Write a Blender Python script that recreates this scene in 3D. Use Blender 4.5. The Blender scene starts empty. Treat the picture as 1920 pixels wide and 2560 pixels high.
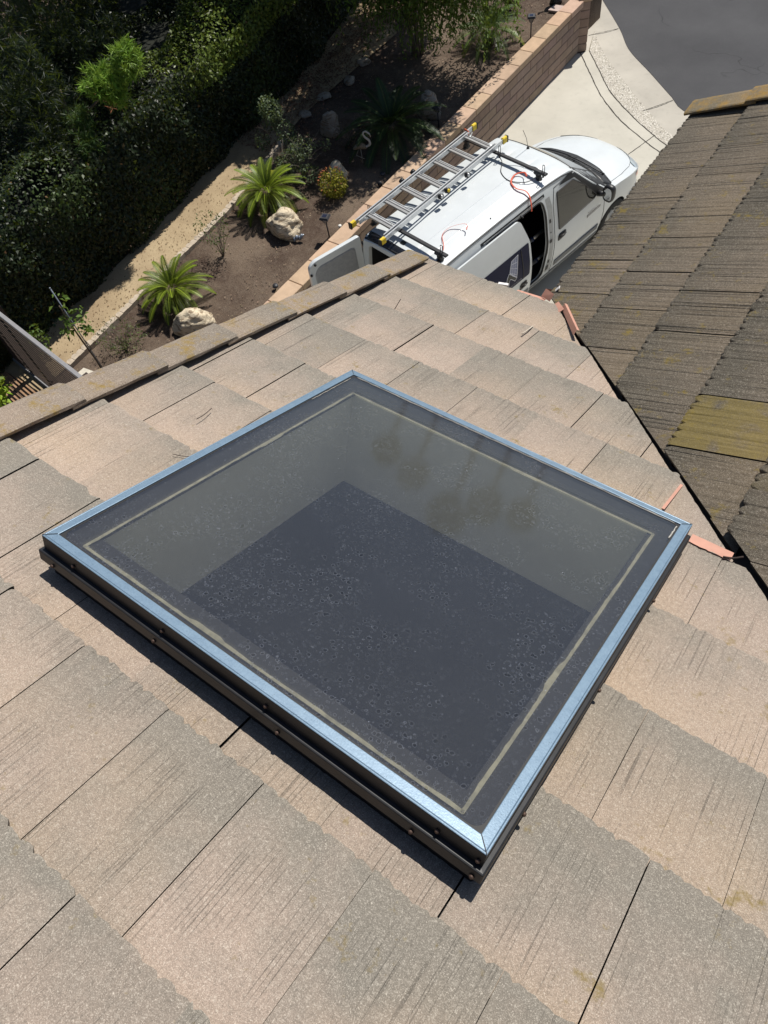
import bpy, bmesh, math, random
import numpy as np
from math import sin, cos, radians as RAD, pi, sqrt, atan2
from mathutils import Vector, Matrix, noise
from mathutils.bvhtree import BVHTree
from mathutils.geometry import delaunay_2d_cdt

S = bpy.context.scene
COL = S.collection
random.seed(7)
rng = np.random.default_rng(11)

# ------------------------------------------------------------------ camera
EYE = 8.7
cam_d = bpy.data.cameras.new('camera')
cam = bpy.data.objects.new('camera', cam_d)
COL.objects.link(cam)
rt = Vector((0.80838796, 0.57385837, -0.13113151))
up = -Vector((0.43662461, -0.73395257, -0.52026203))
fw = Vector((-0.39480103, 0.36331832, -0.84387911))
M = Matrix((rt, up, -fw)).transposed().to_4x4()
M.translation = (0, 0, EYE)
cam.matrix_world = M
cam_d.sensor_fit = 'VERTICAL'
cam_d.sensor_height = 24.0
cam_d.lens = 1822.14 / 2560 * 24.0
cam_d.clip_start = 0.05
cam_d.clip_end = 2000
S.camera = cam

# ------------------------------------------------------------------ sky and sun
SUN_AZ, SUN_EL = RAD(0.5), RAD(56.0)          # azimuth from +Y towards +X
w = bpy.data.worlds.new("World")
S.world = w
w.use_nodes = True
wn = w.node_tree
bg = wn.nodes['Background']
sky = wn.nodes.new('ShaderNodeTexSky')
sky.sky_type = 'NISHITA'
sky.sun_disc = False
sky.sun_elevation = SUN_EL
sky.sun_rotation = SUN_AZ
sky.air_density = 1.0
sky.dust_density = 0.6
sky.ozone_density = 1.5
wn.links.new(sky.outputs[0], bg.inputs[0])
bg.inputs[1].default_value = 0.066
sl = bpy.data.lights.new('sun', 'SUN')
sl.energy = 4.9
sl.angle = RAD(0.5)
sl.color = (1.0, 0.955, 0.88)
so = bpy.data.objects.new('sun', sl)
COL.objects.link(so)
sd = Vector((sin(SUN_AZ) * cos(SUN_EL), cos(SUN_AZ) * cos(SUN_EL), sin(SUN_EL)))
so.rotation_euler = sd.to_track_quat('Z', 'Y').to_euler()
so.location = (0, 0, 40)
S.view_settings.view_transform = 'Standard'
S.view_settings.look = 'None'
S.view_settings.exposure = 0.13
S.view_settings.gamma = 1.0
S.cycles.use_denoising = True
try:
    S.cycles.denoiser = 'OPENIMAGEDENOISE'
    S.cycles.denoising_input_passes = 'RGB_ALBEDO_NORMAL'
except Exception:
    pass
S.cycles.max_bounces = 8
S.cycles.transparent_max_bounces = 8
S.cycles.caustics_reflective = False
S.cycles.caustics_refractive = False

# ------------------------------------------------------------------ helpers: materials
class NT:
    def __init__(s, name):
        s.m = bpy.data.materials.new(name)
        s.m.use_nodes = True
        s.t = s.m.node_tree
        s.b = s.t.nodes['Principled BSDF']
        s.out = s.t.nodes['Material Output']
    def n(s, typ, props=None, **ins):
        nd = s.t.nodes.new('ShaderNode' + typ)
        for k, v in (props or {}).items():
            setattr(nd, k, v)
        for k, v in ins.items():
            key = int(k[1:]) if (k[0] == 'i' and k[1:].isdigit()) else k.replace('_', ' ')
            s.set(nd.inputs[key], v)
        return nd
    def set(s, sock, v):
        if isinstance(v, bpy.types.NodeSocket):
            s.t.links.new(v, sock)
        elif isinstance(v, bpy.types.Node):
            s.t.links.new(v.outputs[0], sock)
        else:
            if sock.type == 'RGBA' and len(v) == 3:
                v = tuple(v) + (1,)
            sock.default_value = v
    def math(s, op, a, b=0.0, c=None, clamp=False):
        nd = s.t.nodes.new('ShaderNodeMath')
        nd.operation = op
        nd.use_clamp = clamp
        s.set(nd.inputs[0], a)
        s.set(nd.inputs[1], b)
        if c is not None:
            s.set(nd.inputs[2], c)
        return nd.outputs[0]
    def mix(s, f, a, b, blend='MIX'):
        nd = s.t.nodes.new('ShaderNodeMix')
        nd.data_type = 'RGBA'
        nd.blend_type = blend
        s.set(nd.inputs[0], f)
        s.set(nd.inputs[6], a)
        s.set(nd.inputs[7], b)
        return nd.outputs[2]
    def ramp(s, f, lo, hi):
        nd = s.t.nodes.new('ShaderNodeMapRange')
        nd.inputs[1].default_value = lo
        nd.inputs[2].default_value = hi
        s.set(nd.inputs[0], f)
        return nd.outputs[0]
    def noise(s, vec, scale, detail=2, rough=0.5, dist=0.0):
        nd = s.t.nodes.new('ShaderNodeTexNoise')
        if vec is not None:
            s.set(nd.inputs['Vector'], vec)
        nd.inputs['Scale'].default_value = scale
        nd.inputs['Detail'].default_value = detail
        nd.inputs['Roughness'].default_value = rough
        nd.inputs['Distortion'].default_value = dist
        return nd.outputs[0]
    def voro(s, vec, scale, feature='F1', out=0, rand=1.0):
        nd = s.t.nodes.new('ShaderNodeTexVoronoi')
        nd.feature = feature
        if vec is not None:
            s.set(nd.inputs['Vector'], vec)
        nd.inputs['Scale'].default_value = scale
        nd.inputs['Randomness'].default_value = rand
        return nd.outputs[out]
    def coord(s, which='Object', scale=None, loc=None, rot=None):
        tc = s.t.nodes.new('ShaderNodeTexCoord')
        o = tc.outputs[which]
        if scale or loc or rot:
            mp = s.t.nodes.new('ShaderNodeMapping')
            s.t.links.new(o, mp.inputs[0])
            if scale: mp.inputs['Scale'].default_value = scale
            if loc: mp.inputs['Location'].default_value = loc
            if rot: mp.inputs['Rotation'].default_value = rot
            o = mp.outputs[0]
        return o
    def geo_pos(s):
        return s.t.nodes.new('ShaderNodeNewGeometry').outputs[0]
    def attr(s, name):
        a = s.t.nodes.new('ShaderNodeAttribute')
        a.attribute_name = name
        return a
    def bump(s, h, strength=0.3, dist=0.01, normal=None):
        nd = s.t.nodes.new('ShaderNodeBump')
        nd.inputs['Strength'].default_value = strength
        nd.inputs['Distance'].default_value = dist
        s.set(nd.inputs['Height'], h)
        if normal is not None:
            s.set(nd.inputs['Normal'], normal)
        return nd.outputs[0]
    def fin(s, color=None, rough=None, metal=None, normal=None, spec=None, **kw):
        b = s.b
        if color is not None: s.set(b.inputs['Base Color'], color)
        if rough is not None: s.set(b.inputs['Roughness'], rough)
        if metal is not None: s.set(b.inputs['Metallic'], metal)
        if normal is not None: s.set(b.inputs['Normal'], normal)
        if spec is not None: s.set(b.inputs['Specular IOR Level'], spec)
        for k, v in kw.items():
            s.set(b.inputs[k.replace('_', ' ')], v)
        return s.m

def simple(name, col, rough=0.6, metal=0.0, var=0.12, scale=20.0, bump=0.0, bscale=80.0, spec=0.5, **kw):
    t = NT(name)
    co = t.coord('Object')
    nz = t.noise(co, scale, 4, 0.6)
    f = t.ramp(nz, 0.3, 0.7)
    c = t.mix(f, tuple(x * (1 - var) for x in col), tuple(min(1, x * (1 + var)) for x in col))
    nrm = None
    if bump:
        nrm = t.bump(t.noise(co, bscale, 3), bump, 0.004)
    return t.fin(c, rough, metal, nrm, spec, **kw)

# ------------------------------------------------------------------ helpers: objects
def tag(o, label=None, cat=None, group=None, kind=None):
    if label: o['label'] = label
    if cat: o['category'] = cat
    if group: o['group'] = group
    if kind: o['kind'] = kind
    return o

def empty(name, loc=(0, 0, 0), rz=0.0, label=None, cat=None, group=None):
    o = bpy.data.objects.new(name, None)
    o.empty_display_size = 0.1
    o.location = loc
    o.rotation_euler = (0, 0, rz)
    COL.objects.link(o)
    return tag(o, label, cat, group)

def copy_tree(o, parent=None):
    c = o.copy()
    COL.objects.link(c)
    if parent is not None:
        c.parent = parent
    for ch in [x for x in S.objects if x.parent is o]:
        copy_tree(ch, c)
    return c

class MB:
    """collects shapes, builds one mesh object"""
    def __init__(s):
        s.v = []; s.f = []; s.mi = []; s.M = Matrix(); s.cur = 0; s.sm = []
        s.smooth = False
    def add(s, vs, fs, mi=None):
        b = len(s.v)
        s.v += [tuple(s.M @ Vector(p)) for p in vs]
        for f in fs:
            s.f.append(tuple(b + i for i in f))
            s.mi.append(s.cur if mi is None else mi)
            s.sm.append(s.smooth)
    def box(s, x0, x1, y0, y1, z0, z1, mi=None, bev=0.0):
        if bev:
            b = bev
            vs = []
            for (zz, i) in ((z0, b), (z0 + b, 0), (z1 - b, 0), (z1, b)):
                vs += [(x0 + i + (b if i == 0 else 0) * 0, y0 + i, zz), (x1 - i, y0 + i, zz), (x1 - i, y1 - i, zz), (x0 + i, y1 - i, zz)]
            fs = [(3, 2, 1, 0)]
            for k in range(3):
                o = 4 * k
                for j in range(4):
                    fs.append((o + j, o + (j + 1) % 4, o + 4 + (j + 1) % 4, o + 4 + j))
            fs.append((12, 13, 14, 15))
            s.add(vs, fs, mi)
            return
        vs = [(x0, y0, z0), (x1, y0, z0), (x1, y1, z0), (x0, y1, z0), (x0, y0, z1), (x1, y0, z1), (x1, y1, z1), (x0, y1, z1)]
        s.add(vs, [(3, 2, 1, 0), (4, 5, 6, 7), (0, 1, 5, 4), (1, 2, 6, 5), (2, 3, 7, 6), (3, 0, 4, 7)], mi)
    def tube(s, pts, r, seg=8, mi=None, cap=True, flat=1.0):
        pts = [Vector(p) for p in pts]
        n = len(pts)
        rs = r if isinstance(r, (list, tuple)) else [r] * n
        vs = []; fs = []
        prev = None
        for i, p in enumerate(pts):
            d = (pts[min(i + 1, n - 1)] - pts[max(i - 1, 0)])
            if d.length < 1e-9: d = Vector((0, 0, 1))
            d.normalize()
            if prev is None:
                a = d.orthogonal().normalized()
            else:
                a = prev - d * prev.dot(d)
                if a.length < 1e-6: a = d.orthogonal()
                a.normalize()
            prev = a
            b = d.cross(a)
            for k in range(seg):
                t = 2 * pi * k / seg
                vs.append(p + (a * cos(t) + b * sin(t) * flat) * rs[i])
        for i in range(n - 1):
            for k in range(seg):
                fs.append((i * seg + k, i * seg + (k + 1) % seg, (i + 1) * seg + (k + 1) % seg, (i + 1) * seg + k))
        if cap:
            fs.append(tuple(range(seg))[::-1]); fs.append(tuple((n - 1) * seg + k for k in range(seg)))
        sm = s.smooth; s.smooth = seg > 5
        s.add(vs, fs, mi)
        s.smooth = sm
    def bar(s, a, b, w_, h_, mi=None, upv=(0, 0, 1)):
        a = Vector(a); b = Vector(b)
        d = (b - a).normalized()
        sx = d.cross(Vector(upv)).normalized(); sz = sx.cross(d)
        vs = []
        for p in (a, b):
            for (i, j) in ((-1, -1), (1, -1), (1, 1), (-1, 1)):
                vs.append(p + sx * (i * w_ / 2) + sz * (j * h_ / 2))
        s.add(vs, [(0, 1, 2, 3), (7, 6, 5, 4), (0, 4, 5, 1), (1, 5, 6, 2), (2, 6, 7, 3), (3, 7, 4, 0)], mi)
    def prism(s, poly, z0, z1, mi=None):
        n = len(poly)
        vs = [(p[0], p[1], z0) for p in poly] + [(p[0], p[1], z1) for p in poly]
        fs = [tuple(range(n))[::-1], tuple(range(n, 2 * n))]
        for i in range(n):
            j = (i + 1) % n
            fs.append((i, j, n + j, n + i))
        s.add(vs, fs, mi)
    def build(s, name, mats, parent=None, fixn=False):
        me = bpy.data.meshes.new(name)
        me.from_pydata(s.v, [], s.f)
        if not isinstance(mats, (list, tuple)): mats = [mats]
        for m in mats: me.materials.append(m)
        me.polygons.foreach_set('material_index', s.mi)
        me.polygons.foreach_set('use_smooth', s.sm)
        if fixn:
            bm = bmesh.new(); bm.from_mesh(me)
            bmesh.ops.recalc_face_normals(bm, faces=bm.faces)
            bm.to_mesh(me); bm.free()
        me.update()
        o = bpy.data.objects.new(name, me)
        COL.objects.link(o)
        if parent is not None: o.parent = parent
        return o

def mesh_np(name, V, F, mats, parent=None, col=None, smooth=False, mi=None):
    me = bpy.data.meshes.new(name)
    V = np.asarray(V, np.float32); F = np.asarray(F, np.int32)
    k = F.shape[1]
    me.vertices.add(len(V)); me.vertices.foreach_set('co', V.ravel())
    me.loops.add(F.size); me.loops.foreach_set('vertex_index', F.ravel())
    me.polygons.add(len(F))
    me.polygons.foreach_set('loop_start', np.arange(0, F.size, k, dtype=np.int32))
    me.polygons.foreach_set('loop_total', np.full(len(F), k, np.int32))
    if smooth: me.polygons.foreach_set('use_smooth', np.ones(len(F), bool))
    if not isinstance(mats, (list, tuple)): mats = [mats]
    for m in mats: me.materials.append(m)
    if mi is not None: me.polygons.foreach_set('material_index', np.asarray(mi, np.int32))
    if col is not None:
        a = me.color_attributes.new('tint', 'FLOAT_COLOR', 'POINT')
        c = np.ones((len(V), 4), np.float32); c[:, :3] = col
        a.data.foreach_set('color', c.ravel())
    me.update(calc_edges=True)
    me.validate()
    o = bpy.data.objects.new(name, me)
    COL.objects.link(o)
    if parent is not None: o.parent = parent
    return o

def norm(a): return a / (np.linalg.norm(a, axis=-1, keepdims=True) + 1e-9)

def leaves(C, D, L, W, col, fold=0.25, N=None):
    """C centres, D directions: returns verts, faces, colours of folded diamond leaves"""
    n = len(C)
    D = norm(D)
    if N is None: N = norm(rng.normal(size=(n, 3)) + np.array([0, 0, 1.0]))
    side = norm(np.cross(D, N)); N2 = np.cross(side, D)
    L = np.broadcast_to(L, (n,))[:, None]; W = np.broadcast_to(W, (n,))[:, None]
    base = C
    tip = C + D * L - N2 * L * 0.12
    mid = C + D * L * 0.45
    l = mid + side * W / 2 + N2 * W * fold
    r = mid - side * W / 2 + N2 * W * fold
    V = np.stack([base, r, tip, l], 1).reshape(-1, 3)
    F = np.arange(4 * n).reshape(n, 4)
    c = np.repeat(col, 4, axis=0)
    return V, F, c

def join_np(parts):
    Vs, Fs, Cs = [], [], []
    b = 0
    for V, F, c in parts:
        Vs.append(V); Fs.append(F + b); Cs.append(c); b += len(V)
    return np.concatenate(Vs), np.concatenate(Fs), np.concatenate(Cs)

def leafmat(name, rough=0.5, trans=0.25, spec=0.4):
    t = NT(name)
    a = t.attr('tint')
    t.fin(a.outputs[0], rough, spec=spec)
    tr = t.n('BsdfTranslucent', None, Color=t.mix(0.5, a.outputs[0], (0.25, 0.32, 0.03)))
    mx = t.n('MixShader', None, i0=trans, i1=t.b.outputs[0], i2=tr.outputs[0])
    t.t.links.new(mx.outputs[0], t.out.inputs[0])
    return t.m

def tints(n, base, var=0.25, yellow=0.0):
    c = np.array(base)[None, :] * (1 + rng.uniform(-var, var, (n, 1)))
    c = np.repeat(c, 1, 0) * (1 + rng.uniform(-0.08, 0.08, (n, 3)))
    if yellow:
        m = rng.random(n) < yellow
        c[m] = np.array([0.22, 0.16, 0.03]) * (1 + rng.uniform(-0.3, 0.3, (m.sum(), 1)))
    return np.clip(c, 0, 1)
# ------------------------------------------------------------------ materials of the house
PIT = 24.253 * pi / 180
CP, SP = cos(PIT), sin(PIT)

def tile_mat(name, pink, grey, dark, lich, lich_amt, groove, speck, gs=120, gm=0.42, gd=0.28, lx=0.0):
    t = NT(name)
    a = t.attr('tint')
    sep = t.n('SeparateColor', None, i0=a.outputs[0])
    r1, vf, r2 = sep.outputs[0], sep.outputs[1], sep.outputs[2]
    uv = t.n('UVMap', {'uv_map': 'UVMap'}).outputs[0]
    pos = t.coord('Object')
    # weathering: greyer towards the exposed lower end, in blotches
    big = t.noise(pos, 3.2, 4, 0.6)
    med = t.noise(pos, 11.0, 4, 0.65)
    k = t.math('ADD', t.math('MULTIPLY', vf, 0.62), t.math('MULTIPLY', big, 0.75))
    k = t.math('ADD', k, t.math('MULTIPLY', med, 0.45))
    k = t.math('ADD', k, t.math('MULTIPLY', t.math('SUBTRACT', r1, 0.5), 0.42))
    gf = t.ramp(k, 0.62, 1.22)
    c = t.mix(gf, pink, grey)
    tanf = t.math('MULTIPLY', t.ramp(t.noise(pos, 1.7, 3), 0.45, 0.75), t.math('SUBTRACT', 1.0, vf))
    c = t.mix(tanf, c, (pink[0] * 1.10, pink[1] * 1.04, pink[2] * 0.86))
    c = t.mix(t.math('MULTIPLY', r2, 0.30), c, dark)
    # long grooves along the slope
    sc = t.n('Mapping', None, Vector=uv); sc.inputs['Scale'].default_value = (gs, 0.55, 1)
    g1 = t.noise(sc, 1.0, 3, 0.6)
    sc2 = t.n('Mapping', None, Vector=uv); sc2.inputs['Scale'].default_value = (gs * 2.1, 0.9, 1)
    g2 = t.noise(sc2, 1.0, 2, 0.5)
    gmask = t.ramp(t.noise(uv, 5.0, 2), gm, gm + 0.22)
    gr = t.math('MULTIPLY', t.ramp(g1, 0.38, 0.32), gmask)
    gr2 = t.math('MULTIPLY', t.ramp(g2, 0.38, 0.30), t.math('MULTIPLY', gmask, 0.8))
    gg = t.math('MAXIMUM', gr, gr2)
    c = t.mix(t.math('MULTIPLY', gg, groove, clamp=True), c, tuple(x * gd for x in dark))
    # sand grains
    n1 = t.noise(pos, 400, 2, 0.85)
    v1 = t.voro(pos, 210)
    grain = t.ramp(n1, 0.36, 0.68)
    c = t.mix(t.math('MULTIPLY', t.math('SUBTRACT', 1.0, grain), 0.50), c, tuple(x * 0.35 for x in grey))
    n4 = t.noise(pos, 110, 2, 0.7)
    c = t.mix(t.math('MULTIPLY', t.ramp(n4, 0.47, 0.32), 0.26), c, tuple(x * 0.4 for x in grey))
    c = t.mix(t.math('MULTIPLY', t.ramp(n4, 0.56, 0.70), 0.30 * speck), c, (0.74, 0.68, 0.58))
    hi = t.math('MULTIPLY', t.ramp(n1, 0.56, 0.72), speck)
    c = t.mix(hi, c, (0.74, 0.68, 0.58))
    n3 = t.noise(pos, 210, 1, 0.6)
    c = t.mix(t.math('MULTIPLY', t.ramp(n3, 0.66, 0.72), speck * 0.6), c, (0.72, 0.66, 0.56))
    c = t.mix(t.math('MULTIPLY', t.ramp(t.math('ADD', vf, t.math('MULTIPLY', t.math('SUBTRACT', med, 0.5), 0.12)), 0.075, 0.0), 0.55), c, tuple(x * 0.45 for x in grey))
    # lichen
    ln = t.noise(pos, 9.0, 5, 0.7)
    l2 = t.noise(pos, 60.0, 3, 0.6)
    if lx:
        ln = t.math('ADD', ln, t.math('MULTIPLY', t.ramp(t.n('SeparateXYZ', None, i0=pos).outputs[0], 0.15, 1.0), lx))
    lf = t.math('MULTIPLY', t.ramp(t.math('ADD', t.math('MULTIPLY', ln, 0.8), t.math('MULTIPLY', l2, 0.25)), 0.62 - lich_amt, 0.72 - lich_amt * 0.6), 0.75)
    c = t.mix(lf, c, lich)
    moss = t.math('MULTIPLY', t.math('SUBTRACT', 1.0, a.outputs[3]), t.ramp(t.math('ADD', big, t.math('MULTIPLY', med, 1.2)), 0.86, 1.12))
    c = t.mix(t.math('MULTIPLY', t.math('MULTIPLY', moss, 0.75), t.ramp(n1, 0.25, 0.6)), c, (0.22, 0.165, 0.04))
    h = t.math('ADD', t.math('MULTIPLY', n1, 0.6), t.math('MULTIPLY', gg, -1.1))
    nrm = t.bump(h, 0.75, 0.004)
    return t.fin(c, 0.92, normal=nrm, spec=0.25)

M_T1 = tile_mat('concrete_tile_pinkish', (0.505, 0.388, 0.312), (0.262, 0.236, 0.198), (0.195, 0.172, 0.145), (0.20, 0.145, 0.035), -0.01, 0.45, 0.50, lx=0.10)
M_T2 = tile_mat('concrete_tile_weathered', (0.185, 0.145, 0.106), (0.094, 0.081, 0.061), (0.066, 0.055, 0.042), (0.20, 0.145, 0.022), 0.025, 2.2, 0.42, 85, 0.05, 0.06)
M_RAKE1 = tile_mat('rake_tile_buff', (0.36, 0.28, 0.22), (0.245, 0.21, 0.17), (0.16, 0.135, 0.11), (0.25, 0.165, 0.03), 0.07, 0.0, 0.5)
M_RAKE2 = tile_mat('rake_tile_mossy', (0.27, 0.20, 0.12), (0.17, 0.14, 0.09), (0.09, 0.075, 0.05), (0.33, 0.19, 0.03), 0.13, 0.0, 0.4)
M_DIRT = simple('joint_dirt', (0.012, 0.011, 0.010), 0.95)
M_BUTT = simple('tile_edge_grey', (0.12, 0.105, 0.088), 0.95, bump=0.4, bscale=150)
M_SALMON = simple('salmon_painted_flashing', (0.50, 0.26, 0.19), 0.55, var=0.12, scale=12)
M_WHITEP = simple('white_painted_metal', (0.78, 0.76, 0.74), 0.5)
M_STUCCO = simple('stucco_beige', (0.48, 0.42, 0.34), 0.95, bump=0.5, bscale=60)
M_FASCIA = simple('fascia_paint', (0.33, 0.25, 0.19), 0.7)
M_DECK = simple('roof_underlay_black', (0.02, 0.02, 0.021), 0.9)

class Frame:
    def __init__(s, O, ec, ed, n):
        s.O = Vector(O); s.ec = Vector(ec); s.ed = Vector(ed); s.n = Vector(n)
    def p(s, u, v, h=0.0):
        return s.O + s.ec * u + s.ed * v + s.n * h
N1 = Vector((0, SP, CP))
F1 = Frame(Vector((0, 0, EYE)) - N1 * 1.52, (1, 0, 0), (0, CP, -SP), N1)
VAL = 1.55
F2 = Frame((0, 0, EYE - 1.52 / CP - VAL * SP / CP), (0, 1, 0), (-CP, 0, -SP), (-SP, 0, CP))

class TileSet:
    def __init__(s, fr): s.fr = fr; s.v = []; s.f = []; s.mi = []; s.tint = []; s.uv = []
    def raw(s, u0, u1, vb, ex, r, jit, ridge, nu=20, notch=0.0, moss=1.0):
        """one tile as lists of (u,v,h) verts, faces, mats, tint, uv"""
        V = []; Fc = []; Mi = []; T = []; UV = []
        R1, R2, ro = r.random(), r.random(), r.random() * 30
        lift = r.uniform(-0.001, 0.0016) * (3 if notch > .01 and r.random() < .2 else 1)
        tw = r.uniform(-0.0015, 0.0015)
        th = 0.022
        us = [u0 + (u1 - u0) * i / nu for i in range(nu + 1)]
        hs = []; js = []
        lo = [r.uniform(-1, 1) for _ in range(9)]
        ph = r.random() * 6
        for i, u in enumerate(us):
            q = i / nu
            x = q * 8; k = min(int(x), 7); fr_ = x - k
            fr_ = fr_ * fr_ * (3 - 2 * fr_)
            low = lo[k] * (1 - fr_) + lo[k + 1] * fr_
            js.append(jit * (0.7 * low + 0.5 * r.uniform(-1, 1)))
            hs.append(ridge * (0.5 * low + r.uniform(-1, 1) * 0.6))
            if notch and i % 4 == int(ph) % 4 and r.random() < 0.8:
                js[-1] -= notch * r.uniform(0.6, 1.4); hs[-1] -= 0.002
        vh = vb - ex - 0.05
        rows = [vh, vb - ex * 0.5, vb - 0.010, vb]
        for ri, v in enumerate(rows):
            for i, u in enumerate(us):
                q = i / nu
                vv = v + (js[i] if ri >= 2 else 0)
                base = -0.030 + 0.030 * (v - (vb - ex)) / ex + lift + tw * (q - 0.5)
                hh = base + hs[i] * (0.35 if ri == 0 else 1) - (0.0035 if ri == 3 else 0)
                V.append((u, vv, hh)); T.append((R1, max(0, min(1, (v - (vb - ex)) / ex)), R2, moss)); UV.append((u + ro, v))
        n1 = nu + 1
        for ri in range(3):
            for i in range(nu):
                a = ri * n1 + i
                Fc.append((a, a + n1, a + n1 + 1, a + 1)); Mi.append(0)
        # butt and sides
        b0 = len(V)
        for i, u in enumerate(us):
            q = i / nu
            V.append((u, vb + js[i] - 0.001, lift + tw * (q - 0.5) - th)); T.append((R1, 1, R2, moss)); UV.append((u + ro, vb))
        for i in range(nu):
            a = 3 * n1 + i
            Fc.append((a, b0 + i, b0 + i + 1, a + 1)); Mi.append(1)
        b1 = len(V)
        V += [(u0, vh, -0.058), (u1, vh, -0.058)]; T += [(R1, 0, R2, moss)] * 2; UV += [(0, 0)] * 2
        Fc.append((0, b1, b0, 3 * n1, 2 * n1, n1)); Mi.append(2)
        Fc.append((n1 - 1, 2 * n1 - 1, 3 * n1 - 1, 4 * n1 - 1, b0 + nu, b1 + 1)); Mi.append(2)
        Fc.append((b1, b1 + 1, b0 + nu) + tuple(b0 + i for i in range(nu - 1, -1, -1))); Mi.append(2)
        Fc.append((0,) + tuple(range(1, n1)) + (b1 + 1, b1)); Mi.append(2)
        return V, Fc, Mi, T, UV
    def add(s, V, Fc, Mi, T, UV):
        b = len(s.v)
        s.v += [tuple(s.fr.p(*p)) for p in V]
        s.f += [tuple(b + i for i in f) for f in Fc]
        s.mi += Mi; s.tint += T; s.uv += UV
    def clip_add(s, data, planes_keep=(), hole=None):
        """planes: list of (point2d, normal2d) keep the side where dot>0;  hole: (ua,ub,va,vb) removed"""
        V, Fc, Mi, T, UV = data
        need = False
        for (pt, nm) in planes_keep:
            d = [(x[0] - pt[0]) * nm[0] + (x[1] - pt[1]) * nm[1] for x in V]
            if max(d) <= 0: return
            if min(d) < 0: need = True
        if hole:
            ua, ub, va, vb = hole
            us = [x[0] for x in V]; vs = [x[1] for x in V]
            if min(us) >= ua and max(us) <= ub and min(vs) >= va and max(vs) <= vb: return
            if max(us) <= ua or min(us) >= ub or max(vs) <= va or min(vs) >= vb: hole = None
            else: need = True
        if not need:
            s.add(V, Fc, Mi, T, UV); return
        bm = bmesh.new()
        lt = bm.verts.layers.float_color.new('t'); lu = bm.verts.layers.float_vector.new('uv')
        bv = []
        for p, t_, u_ in zip(V, T, UV):
            q = bm.verts.new(p); q[lt] = t_; q[lu] = (*u_, 0); bv.append(q)
        for f, m in zip(Fc, Mi):
            try:
                g = bm.faces.new([bv[i] for i in f]); g.material_index = m
            except ValueError: pass
        def cut(b, pt, nm):
            geom = b.verts[:] + b.edges[:] + b.faces[:]
            r = bmesh.ops.bisect_plane(b, geom=geom, dist=1e-6, plane_co=(pt[0], pt[1], 0), plane_no=(nm[0], nm[1], 0), clear_inner=True)
            ed = [e for e in r['geom_cut'] if isinstance(e, bmesh.types.BMEdge) and e.is_valid and e.is_boundary]
            if ed:
                try:
                    ff = bmesh.ops.edgeloop_fill(b, edges=ed)['faces']
                    for f in ff: f.material_index = 1
                except Exception: pass
        for (pt, nm) in planes_keep: cut(bm, pt, nm)
        out = []
        if hole:
            cur = bm
            for (pt, nm) in (((ua, 0), (-1, 0)), ((ub, 0), (1, 0)), ((0, va), (0, -1)), ((0, vb), (0, 1))):
                pc = cur.copy(); cut(pc, pt, nm)
                if pc.faces: out.append(pc)
                else: pc.free()
                cut(cur, pt, (-nm[0], -nm[1]))
                if not cur.faces: break
            cur.free()
        else: out = [bm]
        for b in out:
            b.verts.index_update()
            t2 = b.verts.layers.float_color['t']; u2 = b.verts.layers.float_vector['uv']
            VV = [tuple(q.co) for q in b.verts]
            TT = [tuple(q[t2]) for q in b.verts]; UU = [tuple(q[u2])[:2] for q in b.verts]
            FF = [tuple(q.index for q in f.verts) for f in b.faces]; MM = [f.material_index for f in b.faces]
            s.add(VV, FF, MM, TT, UU)
            b.free()
    def build(s, name, mats, parent):
        me = bpy.data.meshes.new(name)
        me.from_pydata(s.v, [], s.f)
        for m in mats: me.materials.append(m)
        me.polygons.foreach_set('material_index', s.mi)
        a = me.color_attributes.new('tint', 'FLOAT_COLOR', 'POINT')
        c = np.array([x if len(x) == 4 else (*x, 1.0) for x in s.tint], np.float32)
        a.data.foreach_set('color', c.ravel())
        uvl = me.uv_layers.new(name='UVMap')
        li = np.zeros(len(me.loops), np.int32); me.loops.foreach_get('vertex_index', li)
        uvl.data.foreach_set('uv', np.array(s.uv, np.float32)[li].ravel())
        me.update()
        o = bpy.data.objects.new(name, me); COL.objects.link(o); o.parent = parent
        return o

house = empty('tiled_house', (0, 0, 0), label='house with pinkish brown concrete tile roofs meeting at a valley', cat='house')

# near slope, falls towards +Y
R = random.Random(3)
E1, EX1, TW = 3.87, 0.3983, 0.309
HOLE = (-1.49, -0.145, 0.82, 2.16)
ts = TileSet(F1)
for k in range(19):
    vb = E1 - EX1 * k + R.uniform(-0.004, 0.004)
    off = -1.352 + (0.155 if k % 2 else 0.0) + 0.154 + R.uniform(-0.02, 0.02)
    if k == 1: off = -1.56
    if k == 2: off = -1.352
    if k == 3: off = -1.177
    n0 = int(math.floor((-2.22 - off) / TW)) - 1
    for j in range(n0, 24):
        u0 = off + j * TW + R.uniform(-0.002, 0.002)
        u1 = u0 + TW - R.choice((0.0012, 0.0018, 0.0022, 0.003, 0.0036))
        if u1 < -2.235: continue
        # valley cut: x + y < 1.548 ; y = v*CP - SP*... on the plane
        c0 = 1.548 + R.uniform(-0.006, 0.006) + 1.52 * SP
        pl = [((c0, 0), (-1, -CP)), ((-2.235, 0), (1, 0))]
        near = -1.9 < u0 < 1.6 and vb > -0.6
        ts.clip_add(ts.raw(u0, u1, vb, EX1, R, 0.0048, 0.0012, 28 if near else 8, 0.006), pl, HOLE)
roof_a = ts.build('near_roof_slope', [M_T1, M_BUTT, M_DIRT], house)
roof_a['label'] = 'pinkish buff flat concrete tiles around the skylight'

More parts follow.
